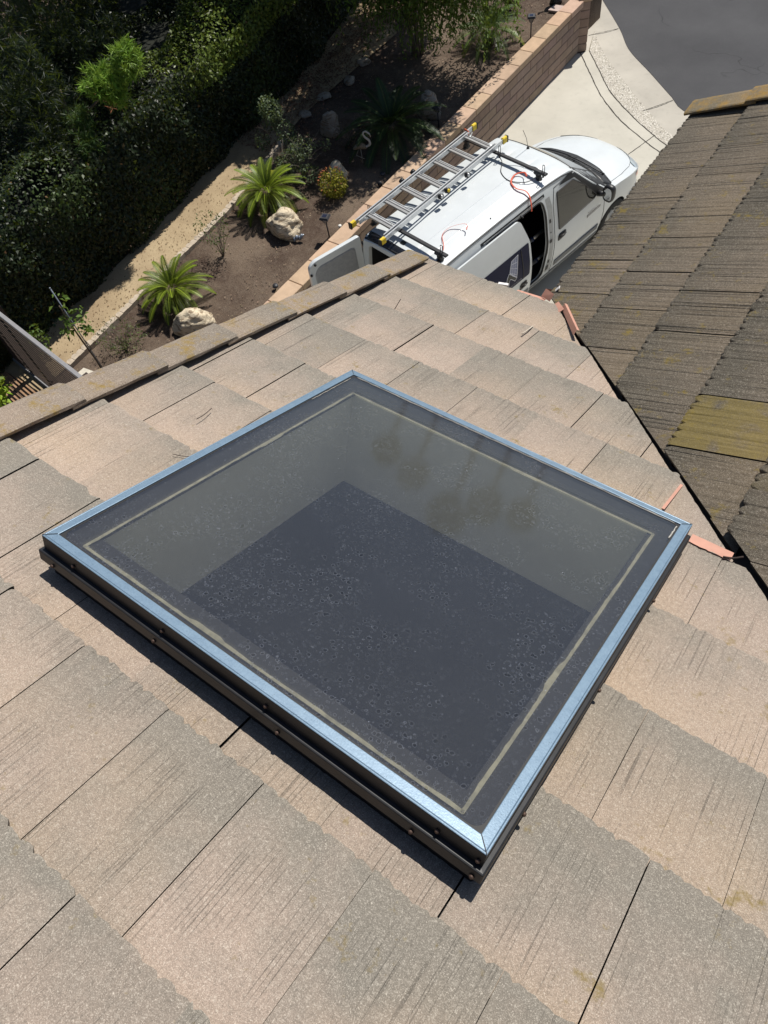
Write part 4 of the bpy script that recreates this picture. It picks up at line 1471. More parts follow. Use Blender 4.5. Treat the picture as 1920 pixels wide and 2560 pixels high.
m = MB(); seam(m, [(3.08, -0.72), (3.075, -0.3), (3.07, 0), (3.075, .3), (3.08, .72)], 'top', 0.02, 0.0)
m.build('windscreen_seal', M_BLK, van)
for sy in (-1, 1):
    m = MB()
    m.cur = 0
    V_, F_ = patch(rounded([(2.90, 1.755), (3.05, 1.755), (3.35, 1.535), (3.72, 1.275), (3.90, 1.135), (3.74, 1.085), (3.52, 1.10), (3.30, 1.35), (3.02, 1.655), (2.66, 1.70)], 0.02), 'side', 0.005, 0.05, sy=sy)
    m.smooth = True; m.add(V_, F_); m.build('pillar_trim', M_BLK, van, fixn=True)
    win = rounded([(2.60, 1.635), (2.98, 1.64), (3.24, 1.42), (3.50, 1.13), (3.43, 1.095), (3.0, 1.075), (2.57, 1.055)], 0.03)
    add_patch('door_window', win, 'side', M_TINT, 0.009, sy=sy)
    m = MB()
    q = line_pts(win + [win[0]], 'side', 0.006, sy=sy); m.tube(q, 0.009, 6); m.build('window_seal', M_BLK, van)
    m = MB(); seam(m, [(0.06, 1.795), (0.6, 1.815), (1.5, 1.825), (2.3, 1.818), (2.75, 1.79), (3.0, 1.745)], 'side', 0.020, 0.002, sy=sy); m.build('roof_drip_moulding', M_BLK, van)
    # door edges
    m = MB()
    seam(m, [(2.42, 0.34), (2.45, 0.7), (2.47, 1.1), (2.50, 1.5), (2.56, 1.72), (2.9, 1.74)], 'side', 0.011, 0, sy)
    seam(m, [(3.70, 0.34), (3.72, 0.7), (3.70, 1.02), (3.78, 1.12)], 'side', 0.010, 0, sy)
    seam(m, [(2.42, 0.34), (3.0, 0.30), (3.70, 0.34)], 'side', 0.010, 0, sy)
    m.build('door_gap', M_BLK, van)
    add_patch('door_moulding', [(2.50, 0.42), (3.62, 0.42), (3.62, 0.52), (2.50, 0.52)], 'side', M_GREYP, 0.014, sy=sy, thick=0.01)
    # handle
    hx = 2.53
    hp = rounded([(hx, 0.86), (hx + 0.20, 0.88), (hx + 0.21, 0.98), (hx + 0.02, 0.985)], 0.045)
    h_ = add_patch('door_handle', hp, 'side', M_BLK, 0.006, 0.05, 0.004, sy)
    m = MB(); m.tube([proj_side(hx + .03, .93, .02, sy), proj_side(hx + .10, .935, .032, sy), proj_side(hx + .18, .935, .02, sy)], 0.013, 8); m.build('handle_bar', M_BLK, h_)
    # mirror
    base = proj_side(3.55, 1.12, 0.0, sy)
    m = MB()
    m.tube([base, base + Vector((0.0, sy * 0.06, 0.01)), base + Vector((0.01, sy * 0.11, 0.02))], [0.05, 0.04, 0.04], 10)
    cx_, cy_, cz_ = 3.60, base.y + sy * 0.17, 1.16
    rings = []
    for (dx, s_) in ((-0.055, 0.80), (-0.045, 1.0), (0.0, 1.05), (0.045, 0.92), (0.075, 0.62), (0.088, 0.25)):
        ring_ = [(cx_ + dx, cy_ + s_ * 0.095 * math.copysign(abs(cos(a)) ** 0.7, cos(a)), cz_ + s_ * 0.135 * math.copysign(abs(sin(a)) ** 0.7, sin(a))) for a in [2 * pi * k / 20 for k in range(20)]]
        rings.append(ring_)
    V_ = [p for r_ in rings for p in r_]
    F_ = [(i * 20 + j, i * 20 + (j + 1) % 20, (i + 1) * 20 + (j + 1) % 20, (i + 1) * 20 + j) for i in range(5) for j in range(20)] + [tuple(100 + j for j in range(20))]
    m.smooth = True; m.add(V_, F_)
    mo = m.build('wing_mirror', M_BLK, van, fixn=True)
    m = MB(); m.add([(cx_ - 0.048, y_, z_) for (_, y_, z_) in [(0, cy_ + 0.085 * math.copysign(abs(cos(a)) ** 0.7, cos(a)), cz_ + 0.12 * math.copysign(abs(sin(a)) ** 0.7, sin(a))) for a in [2 * pi * k / 20 for k in range(20)]]], [tuple(range(20))])
    m.build('mirror_glass', NT('mirror_glass').fin((0.7, 0.72, 0.75), 0.03, 1.0), mo)
    # head lamp
    hl = rounded([(4.70, 0.93), (4.98, 0.90), (5.05, 0.80), (5.00, 0.70), (4.80, 0.74), (4.70, 0.80)], 0.03)
    add_patch('headlight', hl, 'side', NT('headlight_lens').fin((0.52, 0.58, 0.62), 0.08, 0.35, spec=0.9), 0.010, 0.04, sy=sy)
    add_patch('turn_signal', rounded([(4.70, 0.83), (4.80, 0.80), (4.80, 0.735), (4.68, 0.76)], 0.02), 'side', NT('amber_lens').fin((0.75, 0.10, 0.02), 0.12), 0.014, 0.04, sy=sy)
    m = MB(); seam(m, [(3.98, sy * 0.80), (4.3, sy * 0.79), (4.6, sy * 0.73), (4.74, sy * 0.66)], 'top', 0.008, 0, sy); m.build('bonnet_gap', M_BLK, van)
# number: side mouldings, sills
m = MB()
V_, F_ = patch([(0.3, .25), (3.68, .25), (3.68, .33), (0.3, .33)], 'side', 0.006, 0.1, 0.01); m.smooth = True; m.add(V_, F_)
m.build('sill_trim', M_GREYP, van, fixn=True)
# bumper skirt
m = MB()
V_, F_ = loft([4.55, 4.68, 4.8, 4.9, 4.98, 5.04, 5.09], -0.012, 0.18)
vsn = []
for (x, y, z) in V_: vsn.append((x, y, min(z, 0.50)))
o = mesh_obj('front_bumper', vsn, F_, [M_GREYP], van)
# wheels
def wheel(x, sy):
    w_ = empty('wheel', (x, sy * 0.80, 0.34)); w_.parent = van
    for k in ('label',): pass
    m = MB(); s_ = sy
    prof = [(0.20, -0.09), (0.30, -0.10), (0.335, -0.085), (0.342, -0.04), (0.342, 0.04), (0.335, 0.085), (0.30, 0.10), (0.215, 0.095)]
    n = 40
    V_ = [(r_ * cos(2 * pi * k / n), d * s_, r_ * sin(2 * pi * k / n)) for (r_, d) in prof for k in range(n)]
    F_ = [(i * n + k, i * n + (k + 1) % n, (i + 1) * n + (k + 1) % n, (i + 1) * n + k) for i in range(len(prof) - 1) for k in range(n)]
    m.smooth = True; m.add(V_, F_); m.build('tyre', M_TYRE, w_, fixn=True)
    m = MB()
    prof = [(0.222, 0.095), (0.218, 0.06), (0.195, 0.03), (0.17, 0.045), (0.13, 0.075), (0.075, 0.08), (0.06, 0.105), (0.0, 0.108)]
    V_ = [(r_ * cos(2 * pi * k / n), d * s_, r_ * sin(2 * pi * k / n)) for (r_, d) in prof for k in range(n)]
    F_ = [(i * n + k, i * n + (k + 1) % n, (i + 1) * n + (k + 1) % n, (i + 1) * n + k) for i in range(len(prof) - 1) for k in range(n)]
    m.smooth = True; m.add(V_, F_); rim = m.build('rim', M_STEEL, w_, fixn=True)
    for k in range(10):
        m = MB()
        a = 2 * pi * k / 10
        c_ = Vector((0.155 * cos(a), s_ * 0.060, 0.155 * sin(a)))
        m.tube([c_, c_ + Vector((0, s_ * 0.006, 0))], 0.021, 10)
        m.build('rim_hole', M_BLK, rim)
for x in WX:
    for sy in (-1, 1): wheel(x, sy)

# rear frame edge, lamp strip, markers
m = MB()
seam(m, [(0.035, -0.62), (0.03, -0.3), (0.03, 0), (0.03, .3), (0.035, .62)], 'top', 0.03, -0.004)
m.build('rear_roof_seal', M_BLK, van)
add_patch('rear_header', rounded([(0.015, -0.70), (0.16, -0.69), (0.135, -.3), (0.13, 0), (0.135, .3), (0.16, 0.69), (0.015, 0.70)], 0.02), 'top', NT('glossy_black_header').fin((0.012, 0.014, 0.02), 0.2), 0.004)
mk = rounded([(0.19, 0.03), (0.25, 0.03), (0.25, 0.11), (0.19, 0.11)], 0.015)
add_patch('roof_marker', mk, 'top', M_BLK, 0.012, 0.03, 0.012)
m = MB()
p = proj_top(1.35, -0.58, 0.004); m.tube([p, p + Vector((0, 0, 0.006))], 0.010, 10); m.build('roof_plug', M_BLK, van)
p = proj_top(2.98, 0.10, 0.0)
m = MB(); m.tube([p, p + Vector((0, 0, 0.03))], [0.026, 0.015], 10)
m.tube([p + Vector((0, 0, 0.03)), p + Vector((-0.05, 0, 0.20)), p + Vector((-0.13, 0, 0.36))], 0.004, 6)
m.build('aerial', M_BLK, van)

# B pillar inner frame (grey-white jamb), step, interior bits
m = MB()
q = []
for (x, z) in side_open: q.append(proj_side(x, z, -0.012))
q.append(q[0]); m.tube(q, 0.016, 8)
m.build('door_opening_seal', M_BLK, van)
add_patch('b_pillar', [(2.30, .40), (2.40, .40), (2.44, 1.1), (2.47, 1.5), (2.44, 1.66), (2.34, 1.66), (2.365, 1.45), (2.335, .9), (2.27, .42)], 'side', simple('primer_grey_jamb', (0.34, 0.35, 0.35), 0.5), 0.002, 0.05)
for (x, z, a, b) in ((2.385, 1.30, .02, .03), (2.36, .98, .03, .028), (2.375, 1.12, .012, .012), (2.33, .62, .02, .032), (2.31, .50, .035, .05)):
    m = MB()
    V_, F_ = patch(rounded([(x - a, z - b), (x + a, z - b), (x + a, z + b), (x - a, z + b)], 0.012), 'side', 0.008, 0.03)
    m.add(V_, F_)
    m.build('door_latch', M_BLK, van)
# door track above the opening
add_patch('door_track', [(0.95, 1.705), (2.34, 1.705), (2.34, 1.745), (0.95, 1.745)], 'side', M_BLK, 0.003, 0.05)
add_patch('door_track_rail', [(1.0, 1.715), (2.30, 1.715), (2.30, 1.727), (1.0, 1.727)], 'side', M_STEEL, 0.010, 0.05)

# sliding door (slid back, standing proud of the side)
DO = 0.075
sd_poly = rounded([(0.34, .30), (1.80, .30), (1.82, .8), (1.84, 1.3), (1.70, 1.70), (0.36, 1.70)], 0.07)
sdoor = add_patch('sliding_door', sd_poly, 'side', M_VW, DO, 0.06, 0.035)
sdoor['label'] = 'open white sliding door with a navy panel'
smooth_by_angle(sdoor, 40)
def onp(poly, mat, name, off, parent, rnd=0, grid=0.06):
    if rnd: poly = rounded(poly, rnd)
    V_, F_ = patch(poly, 'side', DO + off, grid); mm = MB(); mm.smooth = True; mm.add(V_, F_)
    return mm.build(name, mat, parent, fixn=True)
navy = onp([(0.42, .80), (1.765, .80), (1.80, 1.31), (0.42, 1.31)], M_NAVY, 'window_panel', 0.004, sdoor, 0.03)
mm = MB()
q = [proj_side(1.62, 0.82 + 0.47 * k / 8, DO + 0.006) for k in range(9)]; mm.tube(q, 0.008, 6)
mm.build('panel_divider', M_BLK, navy)
# graphic: solar module and block capitals
def vin(polys, mat, off, name):
    mm = MB()
    for poly in polys:
        V_, F_ = patch(poly, 'side', DO + off, 0.05); mm.add(V_, F_)
    return mm.build(name, mat, navy, fixn=True)
def lerp2(a, b, t): return (a[0] + (b[0] - a[0]) * t, a[1] + (b[1] - a[1]) * t)
def thick(a, b, w_):
    a = Vector(a); b = Vector(b); d = (b - a).normalized(); s_ = Vector((-d.y, d.x)) * w_ / 2
    a = a - d * w_ * .4; b = b + d * w_ * .4
    return [tuple(a - s_), tuple(b - s_), tuple(b + s_), tuple(a + s_)]
A4 = [(1.395, 1.235), (1.545, 1.255), (1.465, 0.93), (1.325, 1.075)]    # TL TR BR BL (seen from outside the front is to the right)
vin([A4], M_CELL, 0.0055, 'solar_module_print')
ln = []
for k in range(4): ln.append(thick(A4[k], A4[(k + 1) % 4], 0.010))
for t in (0.3, 0.6, 0.86): ln.append(thick(lerp2(A4[0], A4[3], t * 1.0 if t < .8 else 1), lerp2(A4[1], A4[2], t), 0.006))
for t in (0.33, 0.66): ln.append(thick(lerp2(A4[0], A4[1], t), lerp2(A4[3], A4[2], t), 0.0035))
for i in range(1, 22):
    t = i / 22
    ln.append(thick(lerp2(A4[0], A4[3], t), lerp2(A4[1], A4[2], t), 0.0018))
vin(ln, M_VWHITE, 0.0068, 'solar_module_print')
def letterA(x0, z0, wd, ht, closed=False):
    """tall pointed capital drawn as an outlined stroke"""
    ox = 0.22 * ht
    o_ = [(x0, z0), (x0 + ox * .9, z0 + ht * .85), (x0 + ox * 1.15 + wd * .16, z0 + ht), (x0 + ox + wd * .9, z0 + ht * .60), (x0 + ox * .6 + wd * 1.0, z0 + ht * .22), (x0 + wd * .75, z0 + ht * .2), (x0 + ox * .95 + wd * .45, z0 + ht * .62), (x0 + wd * .30, z0)]
    return o_
big = [(1.190, .80), (1.250, 1.02), (1.300, 1.075), (1.335, 1.05), (1.465, 0.925), (1.420, 0.895), (1.325, 0.985), (1.300, 0.965), (1.262, .83), (1.225, .80)]
mid = [(1.125, .80), (1.165, .955), (1.215, 1.00), (1.262, .955), (1.235, .80), (1.200, .80), (1.215, .87), (1.175, .80)]
sml = [(1.030, .80), (1.062, .895), (1.110, .935), (1.155, .90), (1.120, .80), (1.09, .80), (1.105, .85), (1.075, .80)]
vin([big, mid, sml], M_CHAR, 0.0075, 'lettering')
ln = []
for L_ in (big, mid, sml):
    for a, b in zip(L_, L_[1:] + L_[:1]): ln.append(thick(a, b, 0.0075))
vin(ln, M_VWHITE, 0.0088, 'lettering')
# small line of capitals under it, made as text converted to mesh
def text_mesh(body_, size, fn, mat, name, parent, ext=0.0):
    cu = bpy.data.curves.new('txt', 'FONT'); cu.body = body_; cu.size = size; cu.space_character = 1.05
    o_ = bpy.data.objects.new('txt', cu); COL.objects.link(o_)
    bpy.context.view_layer.update()
    me = bpy.data.meshes.new_from_object(o_.evaluated_get(bpy.context.evaluated_depsgraph_get()))
    vs_ = [fn(v.co.x, v.co.y) for v in me.vertices]; fs_ = [tuple(p.vertices) for p in me.polygons]
    bpy.data.objects.remove(o_, do_unlink=True)
    m_2 = MB(); m_2.add(vs_, fs_)
    return m_2.build(name, mat, parent, fixn=True)
M_GREYV = simple('grey_vinyl', (0.30, 0.30, 0.34), 0.5)
text_mesh('EECO SOLAR', 0.042, lambda a, b: proj_side(1.32 + a * 1.0, 0.825 + b + a * 0.0, DO + 0.008), M_GREYV, 'lettering', navy)
hd = onp([(1.54, .60), (1.70, .62), (1.72, .73), (1.56, .735)], M_BLK, 'door_handle', 0.006, sdoor, 0.04, 0.05)
mm = MB(); mm.tube([proj_side(1.57, .67, DO + .02), proj_side(1.64, .68, DO + .032), proj_side(1.70, .68, DO + .02)], 0.012, 8); mm.build('handle_bar', M_BLK, hd)
onp([(0.38, .42), (1.78, .42), (1.78, .52), (0.38, .52)], M_GREYP, 'door_moulding', 0.008, sdoor)
mm = MB(); mm.tube([proj_side(1.80, 1.71, -0.02), proj_side(1.80, 1.69, DO - 0.02)], 0.012, 6); mm.build('hinge_arm', M_BLK, sdoor); mm = MB()
mm.tube([proj_side(1.78, .32, -0.10), proj_side(1.78, .32, DO - 0.02)], 0.015, 6); mm.build('hinge_arm', M_BLK, sdoor)
# badge on the front door: script word over a split bar
M_BADGE = simple('dark_badge', (0.05, 0.03, 0.03), 0.4)
mm = MB()
for pl in (thick((3.27, .885), (3.60, .895), 0.010), thick((3.27, .860), (3.585, .872), 0.007), thick((3.27, .85), (3.27, .89), 0.010), thick((3.59, .872), (3.60, .895), .008)):
    V_, F_ = patch(pl, 'side', 0.006, 0.05); mm.add(V_, F_)
mm.build('badge', M_BADGE, van, fixn=True)
mm = MB(); import itertools
pts = [(3.29 + 0.27 * k / 40, 0.918 + 0.016 * sin(k * 1.15) * (1 - k / 70)) for k in range(41)]
mm.tube([proj_side(a, b, 0.005) for a, b in pts], 0.0028, 5)
mm.build('badge', simple('chrome_badge', (0.55, 0.55, 0.54), 0.3, 0.7), van)

# rear door, swung open on the left hinge
rd = empty('rear_door', (0.0, 0.80, 0)); rd.parent = van
rd.rotation_euler = (0, 0, RAD(90 + 79))
rd['label'] = 'open white rear door'
def rdoor_prof():
    return rounded([(0.0, .36), (0.93, .36), (0.93, 1.10), (0.90, 1.70), (0.80, 1.77), (0.0, 1.80)], 0.06)
pr = rdoor_prof()
m = MB(); n = len(pr)
m.add([(p[0], -0.035, p[1]) for p in pr] + [(p[0], 0.035, p[1]) for p in pr], [tuple(range(n)), tuple(range(n, 2 * n))[::-1]] + [(i, (i + 1) % n, n + (i + 1) % n, n + i) for i in range(n)])
o = m.build('door_shell', M_VW, rd, fixn=True)
b_ = o.modifiers.new('bevel', 'BEVEL'); b_.width = 0.012; b_.segments = 3
M_TRIM = simple('door_inner_grey', (0.30, 0.31, 0.32), 0.55)
pi_ = rounded([(0.13, .45), (0.82, .45), (0.82, 1.55), (0.74, 1.64), (0.13, 1.66)], 0.08)
for sgn in (1,):
    m = MB(); n = len(pi_)
    ring2 = [(0.475 + (p[0] - 0.475) * 1.05, 1.05 + (p[1] - 1.05) * 1.04) for p in pi_]
    m.add([(p[0], 0.046, p[1]) for p in pi_] + [(p[0], 0.034, p[1]) for p in ring2], [tuple(range(n))] + [(i, (i + 1) % n, n + (i + 1) % n, n + i) for i in range(n)])
    m.build('trim_panel', M_TRIM, rd, fixn=True)
m = MB()
for (x, z) in ((0.80, 1.72), (0.895, 1.58)):
    m.tube([(x, 0.03, z), (x, 0.05, z)], 0.02, 10)
m.build('rubber_stop', M_BLK, rd)
m = MB(); m.tube([(-0.02, 0.02, 1.68), (-0.05, 0.03, 1.5), (-0.04, 0.03, 1.3), (-0.02, 0.03, 1.15)], 0.014, 8); m.build('wiring_boot', M_BLK, rd)
m = MB(); m.tube([(-0.01, 0.0, 1.55), (-0.01, 0, 1.47)], 0.02, 10); m.tube([(-0.01, 0.0, .70), (-0.01, 0, .62)], 0.02, 10); m.build('hinge', M_STEEL, rd)

# roof rack bars with uprights
def crossbar(x, ya, yb, loops):
    c = empty('roof_bar', (x, 0, 1.965)); c.parent = van
    m = MB(); m.box(-0.03, 0.03, yb, ya, -0.016, 0.016, bev=0.006); m.build('bar', M_BLK, c)
    for y in (ya - 0.14, yb + 0.16):
        m = MB()
        m.box(-0.045, 0.045, y - 0.045, y + 0.045, -0.045, 0.005, bev=0.01)
        m.tube([(0, y, -0.03), (0, y + (0.03 if y > 0 else -0.03), -0.13)], [0.035, 0.05], 10)
        m.box(-0.06, 0.06, y + (0.0 if y > 0 else -0.05), y + (0.05 if y > 0 else 0.0), -0.155, -0.115, bev=0.008)
        m.build('bar_foot', M_BLK, c)
    for y in loops:
        m = MB()
        pts = [(0.0, y - 0.018, 0.01)] + [(0.0, y - 0.018, 0.10)] + [(0, y - 0.018 * cos(a), 0.115 + 0.018 * sin(a)) for a in [pi * k / 6 for k in range(7)]] + [(0, y + 0.018, 0.10), (0, y + 0.018, 0.01)]
        m.tube(pts, 0.0055, 6)
        m.box(-0.02, 0.02, y - 0.03, y + 0.03, -0.03, 0.02, bev=0.004)
        m.tube([(0, y, -0.02), (0, y, -0.06)], 0.016, 8)
        m.build('load_stop', M_BLK, c)
crossbar(0.30, 0.88, -0.72, (0.84, -0.62))
crossbar(2.46, 1.02, -0.68, (0.99, 0.22, -0.62))
m = MB()
cp = catmull([(2.46, 0.24, 1.93), (2.40, 0.12, 1.90), (2.22, -0.02, 1.885), (2.14, -0.25, 1.885), (2.25, -0.48, 1.89), (2.44, -0.56, 1.93)], 8)
m.tube(cp, 0.006, 6)
cp = catmull([(2.48, 0.06, 1.96), (2.54, -0.15, 1.90), (2.56, -0.4, 1.92), (2.47, -0.55, 1.95)], 8)
m.tube(cp, 0.006, 6); m.build('bar_cable', M_BLK, van)

# straps on the roof
def strap(pts, name_lab, w_=0.018):
    cp = catmull(pts, 8)
    cp = [Vector(VAN_O) + Matrix.Rotation(VR, 3, 'Z') @ p for p in cp]
    root = cp[0]
    m = MB()
    for off in (0,): m.tube([p - root for p in cp], w_ / 2, 8, flat=0.25)
    o = m.build('ratchet_strap', M_REDO); o.location = root
    return tag(o, name_lab, 'strap', 'orange straps on the van roof')
strap([(0.37, -0.58, 1.945), (0.50, -0.46, 1.895), (0.64, -0.30, 1.895), (0.80, -0.27, 1.90), (0.92, -0.36, 1.93), (0.97, -0.47, 1.95), (0.90, -0.53, 1.93)], 'thin orange strap curling from the rear roof bar', 0.015)
strap([(2.28, -0.46, 1.96), (2.36, -0.34, 1.93), (2.28, -0.24, 1.90), (2.12, -0.30, 1.893), (2.05, -0.46, 1.893), (2.08, -0.60, 1.893), (2.06, -0.70, 1.86), (2.02, -0.775, 1.76), (2.0, -0.80, 1.68)], 'orange strap looping over the roof edge above the open side door', 0.026)

# folding ladder on the bars
ladder = empty('roof_ladder', tuple(Vector(VAN_O) + Matrix.Rotation(VR, 3, 'Z') @ Vector((0, 0, 1.985))), VR, 'folding aluminium ladder with yellow feet lying along the van roof bars', 'ladder')
def lp(x, yo, z=0.0): return (x, yo + 0.057 * x, z)
for (yo, nm) in ((0.785, 'l'), (0.165, 'r')):
    for (dy, x0, x1, zz) in ((0.0, -0.06, 2.66, 0.055), (-0.05 if yo > .5 else 0.05, 0.0, 2.50, 0.055)):
        m = MB(); m.bar(lp(x0, yo + dy, zz), lp(x1, yo + dy, zz), 0.022, 0.070)
        o = m.build('side_rail', M_ALU, ladder)
        b_ = o.modifiers.new('bevel', 'BEVEL'); b_.width = 0.003; b_.segments = 1
for x in (0.20, 0.57, 0.93, 1.28, 1.67, 2.03, 2.40):
    for (dx, zz) in ((0.0, 0.055), (0.075, 0.015)):
        m = MB()
        a = lp(x + dx, 0.20 + .02, zz); b = lp(x + dx, 0.73, zz)
        m.bar(a, b, 0.060 if dx == 0 else 0.03, 0.024)
        m.bar((a[0] - .026, a[1], a[2] + .016), (b[0] - .026, b[1], b[2] + .016), 0.012, 0.010)
        m.bar((a[0] + .026, a[1], a[2] + .016), (b[0] + .026, b[1], b[2] + .016), 0.012, 0.010)
        m.build('rung', M_ALUD if dx == 0 else M_ALU, ladder)
for (x, yo) in ((-0.08, 0.785), (-0.08, 0.165), (2.68, 0.785), (2.68, 0.165)):
    m = MB(); p = lp(x, yo, 0.055); m.box(p[0] - 0.05, p[0] + 0.05, p[1] - 0.026, p[1] + 0.026, p[2] - 0.05, p[2] + 0.05, bev=0.012)
    f_ = m.build('end_foot', M_YEL, ladder)
    m = MB(); s_ = -1 if x < 1 else 1
    m.box(p[0] + s_ * 0.048 - 0.012, p[0] + s_ * 0.048 + 0.014, p[1] - 0.028, p[1] + 0.028, p[2] - 0.052, p[2] + 0.052, bev=0.006); m.build('foot_pad', M_BLK, f_)
# flared ends braces
for (x0, x1) in ((0.05, 0.28), (2.58, 2.38)):
    for yo in (0.74, 0.21):
        m = MB(); m.tube([lp(x0, yo, 0.03), lp(x1, yo - (0.1 if yo > .5 else -0.1), 0.06)], 0.012, 6); m.build('brace', M_ALU, ladder)
for (x, yo, ml) in ((1.72, 0.105, M_ALU), (1.28, 0.12, M_YEL), (1.12, 0.11, M_ALU), (1.30, 0.84, M_ALU), (1.05, 0.84, M_ALU)):
    m = MB(); p = Vector(lp(x, yo, 0.055)); d = Vector((0, -1 if yo < .5 else 1, 0.35)).normalized()
    m.tube([p - d * 0.02, p + d * 0.03], 0.042, 14); k_ = m.build('hinge_knob', M_BLK, ladder)
    m = MB(); m.tube([p + d * 0.03, p + d * 0.036], 0.026, 12); m.build('knob_cap', ml, k_)
m = MB()
for (dy, dz) in ((0, 0.10), (0.012, 0.105)):
    m.tube([lp(2.52, 0.80 + dy, 0.02), lp(2.50, 0.81 + dy, dz), lp(2.49, 0.74 + dy, dz), lp(2.46, 0.71 + dy, 0.02)], 0.008, 6)
o = m.build('ratchet_strap', M_ORG, None); o.location = ladder.location; o.rotation_euler = (0, 0, VR)
tag(o, 'short orange strap tied round the front left end of the ladder', 'strap', 'orange straps on the van roof')

# telescopic ladder inside the side opening
tl = empty('telescopic_ladder', tuple(Vector(VAN_O) + Matrix.Rotation(VR, 3, 'Z') @ Vector((1.6, -0.55, 0.5))), VR, 'silver telescopic ladder with blue collars lying inside the van side opening', 'ladder')
M_BLUEC = simple('blue_collar', (0.012, 0.03, 0.10), 0.4)
for (y, z) in ((-0.06, 0.42), (-0.16, 0.06)):
    for (xa, xb, r_) in ((-0.5, 0.42, 0.034), (0.42, 0.66, 0.030), (0.66, 0.95, 0.027)):
        m = MB(); m.tube([(xa, y, z), (xb, y, z)], r_, 14); m.build('tube', M_ALU, tl)
    for xa in (0.40, 0.66):
        m = MB(); m.tube([(xa, y, z), (xa + 0.035, y, z)], 0.040, 14); m.build('collar', M_BLUEC, tl)
m = MB(); m.tube([(0.30, -0.06, 0.42), (0.30, -0.16, 0.06)], 0.016, 10); m.tube([(0.36, -0.06, 0.42), (0.36, -0.16, 0.06)], 0.016, 10); m.build('rung', M_ALU, tl)
# ------------------------------------------------------------------ garden planting
M_LEAF = leafmat('glossy_leaf', 0.45, 0.18, 0.3)
M_LEAF2 = leafmat('soft_leaf', 0.6, 0.28, 0.3)
M_NEEDLE = leafmat('needle_leaf', 0.5, 0.3, 0.35)
M_DRY = leafmat('dry_leaf', 0.85, 0.1, 0.15)
M_BARK = simple('grey_bark', (0.13, 0.105, 0.08), 0.95, var=0.35, scale=14, bump=0.8, bscale=50)
M_TWIG = simple('pale_twig', (0.20, 0.165, 0.13), 0.9, var=0.3, scale=30)
M_CORE = simple('hedge_dark_core', (0.010, 0.012, 0.007), 1.0)  # near-black stands in for the shade inside the hedge

def rel(o_loc, A): return A - np.array(o_loc)

